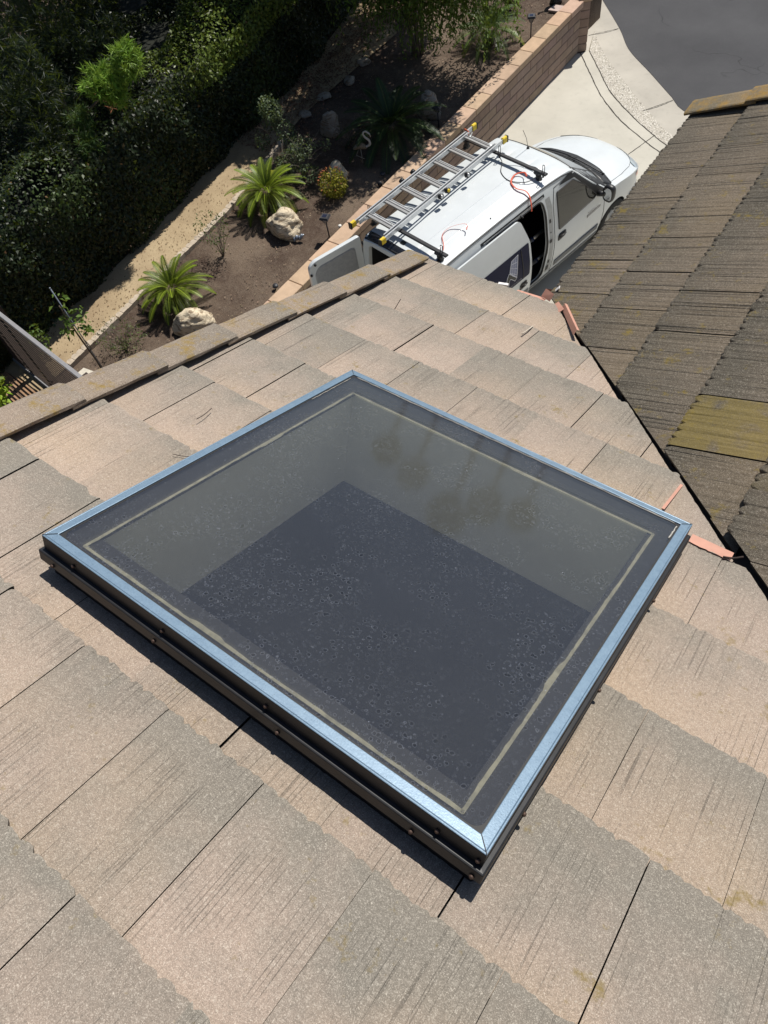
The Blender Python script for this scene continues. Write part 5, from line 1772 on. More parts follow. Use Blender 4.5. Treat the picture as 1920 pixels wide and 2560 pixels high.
# ---- hedge
def hedge():
    h = empty('hedge', (-11.8, 6, GZ), label='tall dense dark green hedge along the far side of the sandy path', cat='hedge')
    x_f = lambda y: np.interp(y, [-4, 3, 5, 7.4, 9.2, 11.5, 14, 17], [-10.10, -10.08, -10.15, -10.48, -10.62, -11.0, -11.6, -12.5])
    top = lambda x, y: 2.75 + 0.22 * np.sin(y * 1.3 + x) + 0.15 * np.sin(y * 2.9 + 1.7 * x) + 0.1 * np.sin(x * 4.1)
    parts = []
    n = 90000
    # top
    y = rng.uniform(1.2, 16.5, n); d = rng.uniform(0, 1, n) ** 0.8 * 4.4
    x = x_f(y) - 0.05 - d
    edge = np.minimum(1, (d + 0.05) / 0.5)
    z = top(x, y) - (1 - edge) ** 2 * 0.5 - np.abs(rng.normal(0, 0.10, n))
    C1 = np.stack([x, y, z], 1); N1_ = norm(np.stack([0.6 * (1 - edge), 0 * y, np.ones(n)], 1) + rng.normal(0, .55, (n, 3)))
    m = 64000
    y = rng.uniform(1.2, 16.5, m); zz = rng.uniform(GZ + 0.02, 2.75, m)
    bul = 0.06 * np.sin(y * 2.3) * np.sin(zz * 2.1 + y) + 0.05 * np.sin(y * 5.1 + zz * 4) + 0.20 * (zz - 1.9)
    x = x_f(y) - 0.12 + bul - np.abs(rng.normal(0, 0.09, m)) - np.clip(zz - 2.3, 0, 1) ** 2 * 0.6
    C2 = np.stack([x, y, zz], 1); N2_ = norm(np.stack([np.ones(m), 0 * y, 0.35 * np.ones(m)], 1) + rng.normal(0, .55, (m, 3)))
    C = np.concatenate([C1, C2]); N = np.concatenate([N1_, N2_])
    D = rng.normal(size=C.shape) + np.array([0.3, 0, 0.1]); D = D - N * (D * N).sum(1, keepdims=True)
    nn = len(C)
    cl = np.sin(C[:, 1] * 1.9 + 2) * np.sin(C[:, 0] * 2.3 + C[:, 2]) + rng.normal(0, .35, nn)
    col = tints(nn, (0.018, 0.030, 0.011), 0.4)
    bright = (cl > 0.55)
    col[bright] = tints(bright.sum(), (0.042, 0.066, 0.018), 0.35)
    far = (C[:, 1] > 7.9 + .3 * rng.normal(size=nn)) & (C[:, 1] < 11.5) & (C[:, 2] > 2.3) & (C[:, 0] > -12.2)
    col[far] = tints(far.sum(), (0.10, 0.14, 0.022), 0.4)  # sunlight on these top leaves is put into their yellow-green
    dead = rng.random(nn) < 0.006
    col[dead] = tints(dead.sum(), (0.20, 0.12, 0.05), 0.3)
    L = rng.uniform(0.05, 0.085, nn)
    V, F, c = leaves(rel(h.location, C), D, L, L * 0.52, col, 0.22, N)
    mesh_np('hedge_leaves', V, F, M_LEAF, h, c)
    # solid core under the leaves, inner shade put into its colour
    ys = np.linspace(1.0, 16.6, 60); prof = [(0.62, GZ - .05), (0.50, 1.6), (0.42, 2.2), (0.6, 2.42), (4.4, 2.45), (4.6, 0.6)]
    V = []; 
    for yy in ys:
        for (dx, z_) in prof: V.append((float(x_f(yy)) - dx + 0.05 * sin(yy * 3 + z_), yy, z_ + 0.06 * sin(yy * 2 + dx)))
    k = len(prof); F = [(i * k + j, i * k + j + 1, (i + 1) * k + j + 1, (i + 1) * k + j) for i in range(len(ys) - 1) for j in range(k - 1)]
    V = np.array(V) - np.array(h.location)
    mesh_np('dark_core', V, F, M_CORE, h)
    # rusty dead sprig
    n = 60
    C = np.array([-10.75, 6.45, 2.95]) + rng.normal(0, .07, (n, 3)); D = rng.normal(size=(n, 3)) + [0, 0, .6]
    V, F, c = leaves(rel(h.location, C), D, rng.uniform(.08, .14, n), 0.014, tints(n, (0.30, 0.12, 0.07), .3))
    mesh_np('dead_sprig', V, F, M_DRY, h, c)
hedge()

# ---- trees
def trunk_mb(paths):
    m = MB()
    for pts, r0, r1 in paths:
        cp = catmull(pts, 5); n = len(cp)
        m.tube(cp, [r0 + (r1 - r0) * i / (n - 1) for i in range(n)], 9)
    return m
def crown_leaves(name, blobs, density, size, base, par, mat, droop=0.0, aspect=0.4, var=0.3):
    parts_C = []; 
    for (c0, r, n) in blobs:
        u = norm(rng.normal(size=(n, 3))) * (rng.uniform(0.25, 1.0, (n, 1)) ** 0.45)
        C = np.array(c0) + u * np.array(r)
        keep = rng.random(n) < 0.35 + 0.65 * (np.sin(C[:, 0] * 4.1 + c0[0]) * np.sin(C[:, 1] * 3.7) * np.sin(C[:, 2] * 4.5 + 1) > -0.15)
        parts_C.append(C[keep])
    C = np.concatenate(parts_C); n = len(C)
    D = rng.normal(size=(n, 3)) + np.array([0, 0, -droop])
    L = size * rng.uniform(0.7, 1.3, n)
    V, F, c = leaves(rel(par.location, C), D, L, L * aspect, tints(n, base, var), 0.2)
    return mesh_np(name, V, F, mat, par, c)

def tufts(C, per, L, W, base, upb=0.4, var=0.3):
    n = len(C)
    CC = np.repeat(C, per, 0)
    ax = norm(rng.normal(size=(n, 3)) + np.array([0, 0, upb])); AX = np.repeat(ax, per, 0)
    D = norm(rng.normal(size=(n * per, 3)) * 0.8 + AX * 0.9)
    CC = CC + AX * rng.uniform(-0.05, 0.08, (n * per, 1))
    col = np.repeat(tints(n, base, var), per, 0) * rng.uniform(.8, 1.2, (n * per, 1))
    return leaves(CC, D, L * rng.uniform(.7, 1.15, n * per), W, col, 0.1)

# fern pine at the upper left
fp = empty('fern_pine', (-11.6, 5.9, GZ), label='feathery fern pine rising out of the hedge with one tuft coloured bright green as if sunlit', cat='tree')
m = trunk_mb([([(0, 0, 0), (0.05, 0, 1.2), (0.1, 0.1, 1.9), (0.15, 0.15, 2.3)], 0.09, 0.03), ([(0.05, 0, 1.4), (0.6, 0.1, 2.0), (1.1, 0.2, 2.35)], 0.04, 0.012), ([(0.05, 0, 1.3), (-0.4, -0.2, 1.9), (-0.7, -0.3, 2.3)], 0.04, 0.015)])
m.build('trunk', M_BARK, fp)
def blobpts(c0, r, n, shell=0.5):
    u = norm(rng.normal(size=(n, 3))) * (rng.uniform(shell, 1.0, (n, 1)))
    return np.array(c0) + u * np.array(r)
FPC = [((-11.75, 5.6, 3.7), (0.75, 0.7, 0.5), 200), ((-11.2, 5.6, 3.3), (0.5, 0.55, 0.45), 130), ((-12.4, 6.6, 3.9), (0.9, 0.8, 0.7), 210), ((-12.2, 5.0, 3.2), (0.6, 0.7, 0.5), 130), ((-11.5, 7.1, 3.2), (0.5, 0.6, 0.5), 120), ((-10.95, 5.15, 2.9), (0.35, 0.4, 0.35), 80), ((-13.2, 7.6, 3.6), (0.9, 0.9, 0.7), 170)]
C = np.concatenate([blobpts(*b) for b in FPC])
V, F, c = tufts(rel(fp.location, C), 17, 0.15, 0.011, (0.009, 0.021, 0.010), 0.6)  # needles coloured near-black for the crown's shade
mesh_np('crown', V, F, M_NEEDLE, fp, c)
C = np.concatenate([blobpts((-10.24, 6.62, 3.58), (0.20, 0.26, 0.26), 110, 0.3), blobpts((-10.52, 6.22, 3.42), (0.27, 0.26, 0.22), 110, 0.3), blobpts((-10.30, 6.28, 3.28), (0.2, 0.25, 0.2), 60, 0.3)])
V, F, c = tufts(rel(fp.location, C), 22, 0.13, 0.013, (0.20, 0.33, 0.045), 0.8)  # same needles in a bright green that carries the sunlight
mesh_np('sun_coloured_crown', V, F, M_NEEDLE, fp, c)
C = np.concatenate([blobpts((-10.75, 5.75, 2.98), (0.22, 0.25, 0.25), 50, 0.3), blobpts((-10.5, 5.55, 2.8), (0.2, 0.2, 0.2), 30, 0.3)])
V, F, c = tufts(rel(fp.location, C), 18, 0.13, 0.012, (0.05, 0.10, 0.025), 0.5)
mesh_np('lower_crown', V, F, M_NEEDLE, fp, c)

# big shade trees standing beyond the hedge, above the top edge of the frame
def shade_tree(loc, blobs, th, label, base=(0.03, 0.05, 0.015), size=0.16):
    t = empty('shade_tree', loc, label=label, cat='tree', group='tall trees beyond the hedge')
    m = trunk_mb([([(0, 0, 0), (0.1, 0, th * .4), (0.0, 0.2, th)], 0.22, 0.08), ([(0.08, 0, th * .45), (1.0, .4, th * .8), (1.6, .6, th)], 0.09, 0.03), ([(0.08, 0, th * .4), (-1.0, -.4, th * .8), (-1.5, -.6, th)], 0.09, 0.03)])
    m.build('trunk', M_BARK, t)
    crown_leaves('crown', blobs, 1, size, base, t, M_LEAF2, 0.3, 0.45)
shade_tree((-16.9, 10.4, GZ), [((-13.3, 9.4, 6.9), (2.6, 1.9, 1.2), 5200), ((-15.5, 10.5, 7.4), (2.3, 2.0, 1.4), 4200), ((-13.2, 11.8, 6.6), (1.9, 1.5, 1.1), 3400)], 6.2, 'tall leafy tree beyond the hedge shading its upper left part')
shade_tree((-15.5, 14.8, GZ), [((-14.2, 14.6, 6.8), (2.3, 2.2, 1.6), 5000), ((-16.8, 13.8, 7.2), (2.3, 2.2, 1.6), 4000)], 6.4, 'tall leafy tree standing farther up beyond the hedge')

shade_tree((-12.8, 14.5, GZ), [((-11.3, 13.3, 5.3), (1.5, 1.9, 0.9), 6500), ((-12.0, 16.6, 5.6), (1.9, 2.0, 1.0), 5200), ((-10.6, 15.2, 5.2), (1.6, 1.6, .8), 6500), ((-11.0, 11.9, 5.3), (1.0, .9, .5), 3000)], 4.6, 'leafy tree shading the far littered end of the garden path')
shade_tree((-16.2, 8.6, GZ), [((-14.6, 7.6, 3.7), (2.3, 1.6, 1.2), 6500), ((-14.8, 9.9, 3.6), (2.2, 1.7, 1.1), 5500), ((-17.4, 8.6, 3.4), (1.6, 2.2, 1.4), 5000)], 3.0, 'bushy tree coloured dark as if shaded, filling the upper left corner behind the fern pine', (0.008, 0.014, 0.007), 0.09)  # near-black leaves hold the corner's shade in their colour

# weeping multi trunk tree over the bed
wt = empty('weeping_tree', (-9.45, 12.75, GZ), label='drooping multi trunk tree over the dark end of the garden bed', cat='tree')
base_ = []
for k in range(6):
    a = k * 1.05; dx, dy = 0.16 * cos(a), 0.16 * sin(a)
    base_.append(([(dx * .6, dy * .6, -0.02), (dx * 1.3, dy * 1.3, 1.1), (dx * 3.2, dy * 3.2, 2.4), (dx * 6, dy * 6, 3.6)], 0.035, 0.012))
trunk_mb(base_).build('trunk', M_BARK, wt)
BL_ = [((-8.8, 12.5, 4.5), (1.9, 1.25, 0.8), 6500), ((-8.6, 11.75, 4.9), (1.35, 0.85, 0.6), 4800), ((-10.0, 11.9, 4.7), (1.1, 1.2, 0.65), 3800), ((-9.5, 13.8, 4.3), (1.5, 1.0, 0.8), 3400)]
crown_leaves('crown', BL_, 1, 0.14, (0.065, 0.11, 0.020), wt, M_LEAF2, 0.8, 0.34)
# hanging strands
Cs = []; Ds = []
for k in range(760):
    x = rng.uniform(-10.0, -7.55); y = 12.3 + rng.normal(0, .5) + 0.35 * (x + 8.5); z0 = rng.uniform(3.2, 3.9); ln = rng.uniform(0.9, 2.1) + 0.35 * (y - 12.4)
    ln = max(.3, ln)
    n = int(ln / 0.045)
    t = np.arange(n) * 0.045
    sx, sy = rng.normal(0, .12), rng.normal(0, .12)
    Cs.append(np.stack([x + sx * t + rng.normal(0, .025, n), y + sy * t + rng.normal(0, .025, n), z0 - t], 1))
C = np.concatenate(Cs); n = len(C)
D = rng.normal(size=(n, 3)) * .7 + np.array([0, 0, -0.9]); L = rng.uniform(0.06, 0.11, n)
V, F, c = leaves(rel(wt.location, C), D, L, L * .36, tints(n, (0.085, 0.135, 0.022), .35), .2)
mesh_np('hanging_sprays', V, F, M_LEAF2, wt, c)

# bright citrus-like shrub by the slat fence
bs = empty('bright_shrub', (-8.75, 1.45, GZ), label='bright yellow green leafy shrub in front of the slat fence', cat='shrub')
trunk_mb([([(0, 0, 0), (0.02, 0.02, 0.3), (0.1, 0.05, 0.6)], 0.025, 0.01), ([(0, 0, 0.1), (-0.15, 0.1, 0.4), (-0.3, 0.2, 0.7)], 0.02, 0.008)]).build('stems', M_TWIG, bs)
crown_leaves('foliage', [((-8.75, 1.55, 2.15), (0.42, 0.33, 0.36), 1100), ((-9.1, 1.65, 1.95), (0.42, 0.34, 0.35), 900), ((-8.7, 1.5, 1.6), (0.4, 0.3, 0.4), 700)], 1, 0.095, (0.20, 0.29, 0.022), bs, M_LEAF2, 0.1, 0.5, 0.4)

# ---- cycads
def cycad(loc, r, h, nf, base, label, yel=0.25, seed=1):
    rr = np.random.default_rng(seed)
    t = empty('sago_palm', loc, label=label, cat='palm', group='sago palms in the garden bed')
    m = MB(); m.tube([(0, 0, -0.03), (0, 0, h * 0.45), (0, 0, h * 0.8)], [0.10, 0.115, 0.07], 12)
    m.build('trunk', simple('shaggy_cycad_trunk', (0.10, 0.07, 0.045), 1.0, bump=1.0, bscale=25) if seed == 1 else bpy.data.materials['shaggy_cycad_trunk'], t)
    Vs = []; Fs = []; Cs = []; b = 0
    for k in range(nf):
        a = k * 2.39996 + rr.uniform(-.1, .1)
        tier = (k / nf)          # 0 young upright .. 1 old flat
        el = RAD(72 - 70 * tier ** 0.8 + rr.uniform(-6, 6))
        ln = r * (0.82 + 0.3 * min(1, tier * 1.6)) * rr.uniform(.88, 1.08)
        dirh = np.array([cos(a), sin(a), 0]); nseg = 14
        pts = []; p = np.array([0, 0, h * 0.8]) + dirh * 0.03; e = el
        for i in range(nseg + 1):
            pts.append(p.copy())
            p = p + (dirh * cos(e) + np.array([0, 0, 1]) * sin(e)) * ln / nseg
            e -= RAD(4.2 + 2.0 * tier)
        pts = np.array(pts)
        old = tier > 0.55 and rr.random() < yel * 2
        cb = np.array(base) * rr.uniform(.75, 1.3)
        cy = np.array([0.42, 0.33, 0.03])
        # rachis as a thin ribbon
        side = np.cross(dirh, [0, 0, 1])
        nl = 58
        ts_ = np.linspace(0.10, 0.995, nl)
        P = np.stack([np.interp(ts_ * nseg, np.arange(nseg + 1), pts[:, i]) for i in range(3)], 1)
        T = norm(np.gradient(P, axis=0))
        UP = norm(np.cross(np.broadcast_to(side, T.shape), T) * -1); UP[UP[:, 2] < 0] *= -1
        for sg in (-1, 1):
            LL = 0.185 * r * np.sin(np.pi * np.clip(ts_ * 0.93 + 0.06, 0, 1)) ** 0.55 * (1 - 0.25 * ts_)
            D = norm(T * 0.75 + sg * side * 0.9 + UP * 0.34)
            W = np.full(nl, 0.0085 * (r / 0.75))
            cc_ = np.repeat(cb[None], nl, 0) * rr.uniform(.8, 1.2, (nl, 1))
            if old:
                f = np.clip((rr.uniform(.2, .9) + ts_ * 0.5 - 0.4), 0, 1)[:, None] * rr.uniform(.4, 1, (nl, 1))
                cc_ = cc_ * (1 - f) + cy * f
            N = UP
            V, F, c = leaves(P, D, LL, W, cc_, 0.15, N)
            Vs.append(V); Fs.append(F + b); Cs.append(c); b += len(V)
        wv = 0.007
        rv = np.concatenate([P - side * wv + UP * .003, P + side * wv + UP * .003]); n_ = len(P)
        fv = np.array([(i, i + 1, n_ + i + 1, n_ + i) for i in range(n_ - 1)])
        Vs.append(rv); Fs.append(fv + b); Cs.append(np.repeat((cb * 1.5 + [0.04, .04, 0])[None], len(rv), 0)); b += len(rv)
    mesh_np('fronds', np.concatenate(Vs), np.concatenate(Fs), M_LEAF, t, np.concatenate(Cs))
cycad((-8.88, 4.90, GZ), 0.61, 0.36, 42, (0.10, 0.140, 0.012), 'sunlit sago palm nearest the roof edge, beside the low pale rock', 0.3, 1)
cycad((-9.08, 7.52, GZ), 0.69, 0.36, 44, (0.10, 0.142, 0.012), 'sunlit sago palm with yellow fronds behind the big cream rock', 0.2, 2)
cycad((-8.12, 9.95, GZ), 0.98, 0.40, 40, (0.018, 0.042, 0.014), 'large dark sago palm in the tree shade near the wall', 0.02, 3)  # frond colour darkened for the tree shade
cycad((-8.25, 13.55, GZ), 0.72, 0.32, 32, (0.05, 0.09, 0.02), 'sago palm at the far end of the bed near the weeping tree', 0.05, 4)

# ---- rocks
def rockm(name, col):
    t = NT(name)
    p = t.coord('Object')
    n1 = t.noise(p, 5, 5, 0.6); n2 = t.noise(p, 60, 4, 0.7)
    mp = t.n('Mapping', None, Vector=p); mp.inputs['Scale'].default_value = (1, 1, 5); mp.inputs['Rotation'].default_value = (0.5, 0.3, 0.2)
    st = t.noise(mp, 6, 5, 0.65, 0.6)
    c = t.mix(t.ramp(n1, .3, .7), tuple(x * .82 for x in col), tuple(min(1, x * 1.12) for x in col))
    c = t.mix(t.math('MULTIPLY', t.ramp(st, .47, .40), .75), c, (0.20, 0.13, 0.075))
    c = t.mix(t.math('MULTIPLY', t.ramp(n2, .55, .8), .3), c, (0.25, 0.19, 0.13))
    return t.fin(c, 0.92, normal=t.bump(t.math('ADD', t.math('MULTIPLY', st, 1.5), n2), 0.9, 0.02), spec=0.2)
M_ROCK = rockm('cream_sandstone', (0.74, 0.63, 0.46))
M_ROCKG = rockm('grey_sandstone', (0.40, 0.35, 0.29))
def rock(loc, s, seed, label, mat=M_ROCK, rz=0.0, sub=5):
    bm = bmesh.new(); bmesh.ops.create_icosphere(bm, subdivisions=sub, radius=1)
    off = Vector((seed * 7.1, seed * 3.3, seed))
    tl_ = Matrix.Rotation(0.35, 3, 'X') @ Matrix.Rotation(0.2 * seed, 3, 'Z')
    for v in bm.verts:
        p = v.co.copy()
        d = 1 + 0.28 * noise.noise(p * 1.1 + off) + 0.13 * noise.noise(p * 2.6 + off)
        q = tl_ @ p
        lay = noise.noise(Vector((q.x * .6, q.y * .6, q.z * 7)) + off)
        d += 0.018 * (1 if lay > 0.05 else -1) * min(1, abs(lay) * 8) + 0.03 * noise.noise(p * 9 + off)
        # flat facets
        for k in range(6):
            nn = Vector((cos(seed + k * 1.7), sin(seed * 1.3 + k * 2.1), 0.5 * sin(k + seed))).normalized()
            c_ = p.normalized().dot(nn)
            if c_ > 0.74: d = min(d, 0.78 / c_)
        v.co = Vector((p.x * s[0], p.y * s[1], p.z * s[2])) * d
        if v.co.z < -s[2] * 0.35: v.co.z = -s[2] * 0.35
    me = bpy.data.meshes.new('rock'); bm.to_mesh(me); bm.free()
    for p in me.polygons: p.use_smooth = True
    me.materials.append(mat)
    o = bpy.data.objects.new('rock', me); COL.objects.link(o)
    o.location = (loc[0], loc[1], GZ + s[2] * 0.28); o.rotation_euler = (0, 0, rz)
    tag(o, label, 'rock', 'rocks in the garden bed')
rock((-8.20, 4.58), (0.33, 0.24, 0.26), 1, 'low pale rock beside the nearest sago palm', rz=0.9)
rock((-8.38, 7.10), (0.32, 0.27, 0.29), 2, 'big cream layered rock below the yellow-tinged sago palm', rz=0.3)
rock((-8.48, 8.72), (0.20, 0.17, 0.20), 3, 'cream rock right behind the round reddish bush')
rock((-9.38, 9.72), (0.20, 0.13, 0.32), 4, 'upright pointed grey rock in the shade', M_ROCKG, rz=0.5)
rock((-8.0, 10.98), (0.24, 0.24, 0.30), 5, 'shaded grey rock between the dark palm and the wall', M_ROCKG)
# flat stones edging the shaded part of the path
for i, (x, y) in enumerate([(-10.28, 10.0), (-10.3, 10.65), (-10.15, 11.3), (-10.3, 12.0), (-9.75, 9.05)]):
    rock((x, y), (0.17, 0.12, 0.06), 6 + i * 1.3, ['flat grey stone edging the shaded path, nearest the pointed rock', 'second flat edging stone up the shaded path', 'third flat edging stone up the shaded path', 'flat grey edging stone closest to the weeping tree', 'small flat stone beside the grey green shrub'][i], M_ROCKG, rz=i, sub=3)

# ---- shrubs
def shrub(name, loc, label, stems, blobs, size, base, mat, group=None, aspect=.5, droop=0, twig=M_TWIG, var=.3, cat='shrub', r0=0.008):
    t = empty(name, loc, label=label, cat=cat, group=group)
    rr = random.Random(len(label))
    ps = []
    for k in range(stems[0]):
        a = rr.uniform(0, 2 * pi); e = rr.uniform(.25, 1.0); h_ = stems[1] * rr.uniform(.6, 1.1); sp = stems[2] * e
        p1 = (sp * .35 * cos(a), sp * .35 * sin(a), h_ * .45); p2 = (sp * cos(a + .3), sp * sin(a + .3), h_)
        ps.append(([(0.01 * cos(a), 0.01 * sin(a), -0.02), p1, p2], r0, r0 * .3))
        for q in range(3):
            a2 = a + rr.uniform(-1.3, 1.3); t_ = rr.uniform(.35, .8)
            b0 = Vector(p1).lerp(Vector(p2), t_)
            ps.append(([tuple(b0), tuple(b0 + Vector((cos(a2) * .4, sin(a2) * .4, .5)) * stems[2] * .3), tuple(b0 + Vector((cos(a2), sin(a2), .8)) * stems[2] * rr.uniform(.35, .6))], r0 * .5, r0 * .2))
    trunk_mb(ps).build('stems', twig, t)
    L0 = np.array(loc)
    bl = [(tuple(L0 + np.array(c_)), r_, n_) for (c_, r_, n_) in blobs]
    crown_leaves('foliage', bl, 1, size, base, t, mat, droop, aspect, var)
    return t
t = shrub('round_bush', (-8.16, 8.24, GZ), 'small round bush with green and reddish leaves in front of a cream rock', (14, .35, .22), [((0, 0, .24), (.25, .25, .23), 1400), ((0, 0, .15), (.24, .24, .13), 450)], 0.040, (0.25, 0.23, 0.022), M_LEAF2, var=.35)
n = 70; u = norm(rng.normal(size=(n, 3))); u[:, 2] = np.abs(u[:, 2]); C = np.array([0, 0, .26]) + u * [.25, .25, .23]
V, F, c = leaves(C, u + rng.normal(0, .5, (n, 3)), .04, .022, tints(n, (0.40, 0.13, 0.06), .4)); mesh_np('reddish_leaves', V, F, M_LEAF2, t, c)
shrub('grey_green_shrub', (-9.72, 8.75, GZ), 'grey green shrub standing tallest at the end of the sunlit path', (9, .95, .34), [((-.08, -.02, .92), (.22, .2, .25), 700), ((-.2, .05, .66), (.18, .2, .2), 260), ((.15, .0, .55), (.2, .2, .22), 260), ((-.3, -.2, .38), (.16, .14, .16), 120)], 0.052, (0.115, 0.155, 0.085), M_LEAF2, 'grey green shrubs by the path')
shrub('grey_green_shrub', (-9.05, 8.45, GZ), 'lower grey green shrub spreading behind the yellow-tinged sago palm', (12, .55, .42), [((.05, .1, .52), (.28, .28, .18), 520), ((-.2, -.1, .30), (.3, .25, .18), 520), ((.3, -.15, .22), (.22, .2, .15), 260), ((.38, .3, .55), (.12, .12, .1), 80)], 0.048, (0.105, 0.135, 0.075), M_LEAF2, 'grey green shrubs by the path')
shrub('twiggy_shrub', (-8.98, 6.12, GZ), 'sparse twiggy shrub between the two sunlit sago palms', (11, .62, .30), [((0, 0, .55), (.34, .3, .26), 260), ((0, 0, .25), (.2, .2, .15), 60)], 0.040, (0.085, 0.12, 0.04), M_LEAF2, 'twiggy shrubs in the bed', r0=.006)
shrub('twiggy_shrub', (-8.92, 3.72, GZ), 'low twiggy shrub by the thin staked tree', (16, .36, .42), [((0, 0, .30), (.42, .36, .18), 420), ((.1, .1, .16), (.3, .3, .1), 160)], 0.038, (0.10, 0.125, 0.045), M_LEAF2, 'twiggy shrubs in the bed', r0=.006)
shrub('dry_bush', (-8.75, 9.55, GZ), 'brown dry bush beside the pointed grey rock', (18, .42, .40), [((0, 0, .25), (.34, .34, .2), 260)], 0.035, (0.10, 0.075, 0.045), M_DRY, r0=.005)
shrub('low_plant', (-8.55, 14.9, GZ), 'green strappy plant at the very top beside the far path light', (8, .4, .2), [((0, 0, .35), (.3, .3, .28), 420)], 0.12, (0.11, 0.15, 0.03), M_LEAF2, aspect=.25)

# ---- thin staked tree
st = empty('staked_sapling', (-8.80, 3.16, GZ), label='thin bare young tree tied to a grey stake, with two leaf clusters', cat='tree')
trunk_mb([([(0.0, 0, -0.02), (0.0, 0.01, .35), (-.02, .0, .75), (.0, -.01, 1.15), (-.01, 0, 1.40)], 0.019, 0.008),
          ([(0.16, -.01, 0.0), (0.07, 0, .02), (0, 0, .06)], .012, .02), ([(-.12, -.04, 0), (-.05, -.02, .02), (0, 0, .06)], .008, .016),
          ([(0, 0, .52), (.05, .03, .60), (.03, .02, .75)], .008, .005)]).build('trunk', M_BARK, st)
m = MB(); m.tube([(0.02, 0.015, 0), (0.018, 0.02, 1.70)], 0.009, 8); m.tube([(0.018, 0.02, 1.70), (0.018, 0.02, 1.715)], 0.011, 8); m.build('stake', simple('galvanised_stake', (0.28, 0.31, 0.36), 0.45, 0.5), st)
L0 = np.array((-8.80, 3.16, GZ))
crown_leaves('foliage', [(tuple(L0 + [-.02, .05, 1.42]), (.15, .15, .09), 46), (tuple(L0 + [.02, .08, 1.14]), (.19, .18, .11), 80), (tuple(L0 + [-.1, -.08, .98]), (.08, .08, .1), 22), (tuple(L0 + [.12, .12, .94]), (.08, .1, .1), 26)], 1, 0.085, (0.10, 0.17, 0.03), st, M_LEAF2, .1, .5)
# climbing greenery at the hedge foot
shrub('climbing_plant', (-9.98, 2.95, GZ), 'small climber with fresh green leaves at the hedge foot by the fence', (6, .5, .15), [((0, 0, .35), (.15, .2, .3), 150)], .07, (0.09, 0.15, 0.03), M_LEAF2)

# ---- slat fence
fe = empty('slat_fence', (-8.9, 2.46, GZ), RAD(-6.5), 'dark brown horizontal slat fence left of the roof edge', 'fence')
M_SLAT = simple('weathered_dark_slat', (0.040, 0.027, 0.021), 0.85, var=0.3, scale=9)
M_RAIL = simple('grey_top_rail', (0.24, 0.235, 0.24), 0.7)
m = MB()
for k in range(19):
    z = 0.08 + k * 0.0905
    m.box(-3.2, 2.2, -0.006, 0.004, z, z + 0.040, bev=0.002)
o = m.build('slats', M_SLAT, fe)
m = MB(); m.box(-3.25, 2.25, -0.026, 0.028, 1.79, 1.825, bev=0.006); m.build('top_rail', M_RAIL, fe)
for x in (-3.1, -0.95, -0.2, 1.9):
    m = MB(); m.box(x - 0.045, x + 0.045, 0.010, 0.10, -0.1, 1.788); m.build('post', M_SLAT, fe)
m = MB(); m.box(-3.2, 2.2, -0.03, 0.02, 0.0, 0.05); m.build('bottom_rail', M_RAIL, fe)
# patio boards beyond the fence
def patio():
    t = NT('terracotta_boards')
    p = t.geo_pos(); s_ = t.n('SeparateXYZ', None, i0=p)
    v = t.math('ADD', t.math('MULTIPLY', s_.outputs[1], 1.0), t.math('MULTIPLY', s_.outputs[0], 0.12))
    fr = t.math('FRACT', t.math('MULTIPLY', v, 7.0))
    c = t.mix(t.ramp(t.noise(p, 14, 4), .3, .7), (0.27, 0.16, 0.09), (0.38, 0.235, 0.14))
    c = t.mix(t.ramp(fr, 0.10, 0.06), c, (0.015, 0.012, 0.01))
    return t.fin(c, 0.85)
mb = MB(); mb.box(-13, -7.6, -3, 2.38, GZ - 0.02, GZ + 0.03)
tag(mb.build('patio', patio()), kind='structure')
o = None
m = MB(); m.prism([(-.17, -.10), (.15, -.13), (.19, .06), (.05, .12), (-.16, .09)], 0, .045)
o = m.build('stepping_stone', simple('pale_stepping_stone', (0.55, 0.51, 0.43), .9, bump=.4, bscale=80)); o.location = (-9.03, 2.98, GZ + .005)
tag(o, 'pale flat stepping stone at the foot of the staked young tree', 'stone')

# ---- path lights
M_LB = simple('dark_light_housing', (0.03, 0.03, 0.034), 0.5)
M_LG = NT('smoky_light_glass').fin((0.20, 0.20, 0.21), 0.15, spec=0.7)
M_PV = simple('solar_cell_dark', (0.02, 0.025, 0.05), 0.2)
def path_light():
    t = empty('path_light')
    m = MB(); m.tube([(0, 0, -0.05), (0, 0, 0.27)], 0.012, 8); m.build('pole', M_LB, t)
    def fr(z0, a0, z1, a1): 
        m_ = MB(); m_.add([(-a0, -a0, z0), (a0, -a0, z0), (a0, a0, z0), (-a0, a0, z0), (-a1, -a1, z1), (a1, -a1, z1), (a1, a1, z1), (-a1, a1, z1)], [(3, 2, 1, 0), (4, 5, 6, 7), (0, 1, 5, 4), (1, 2, 6, 5), (2, 3, 7, 6), (3, 0, 4, 7)]); return m_
    fr(0.27, 0.022, 0.365, 0.052).build('lamp_glass', M_LG, t)
    m = MB()
    for sx in (-1, 1):
        for sy in (-1, 1): m.bar((sx * .022, sy * .022, .27), (sx * .054, sy * .054, .368), .009, .009)
    m.build('lamp_cage', M_LB, t)
    cp_ = fr(0.365, 0.080, 0.395, 0.062).build('cap', M_LB, t)
    m = MB(); m.box(-0.035, 0.035, -0.035, 0.035, 0.3955, 0.399); m.build('solar_cell', M_PV, cp_)
    return t
pl0 = path_light()
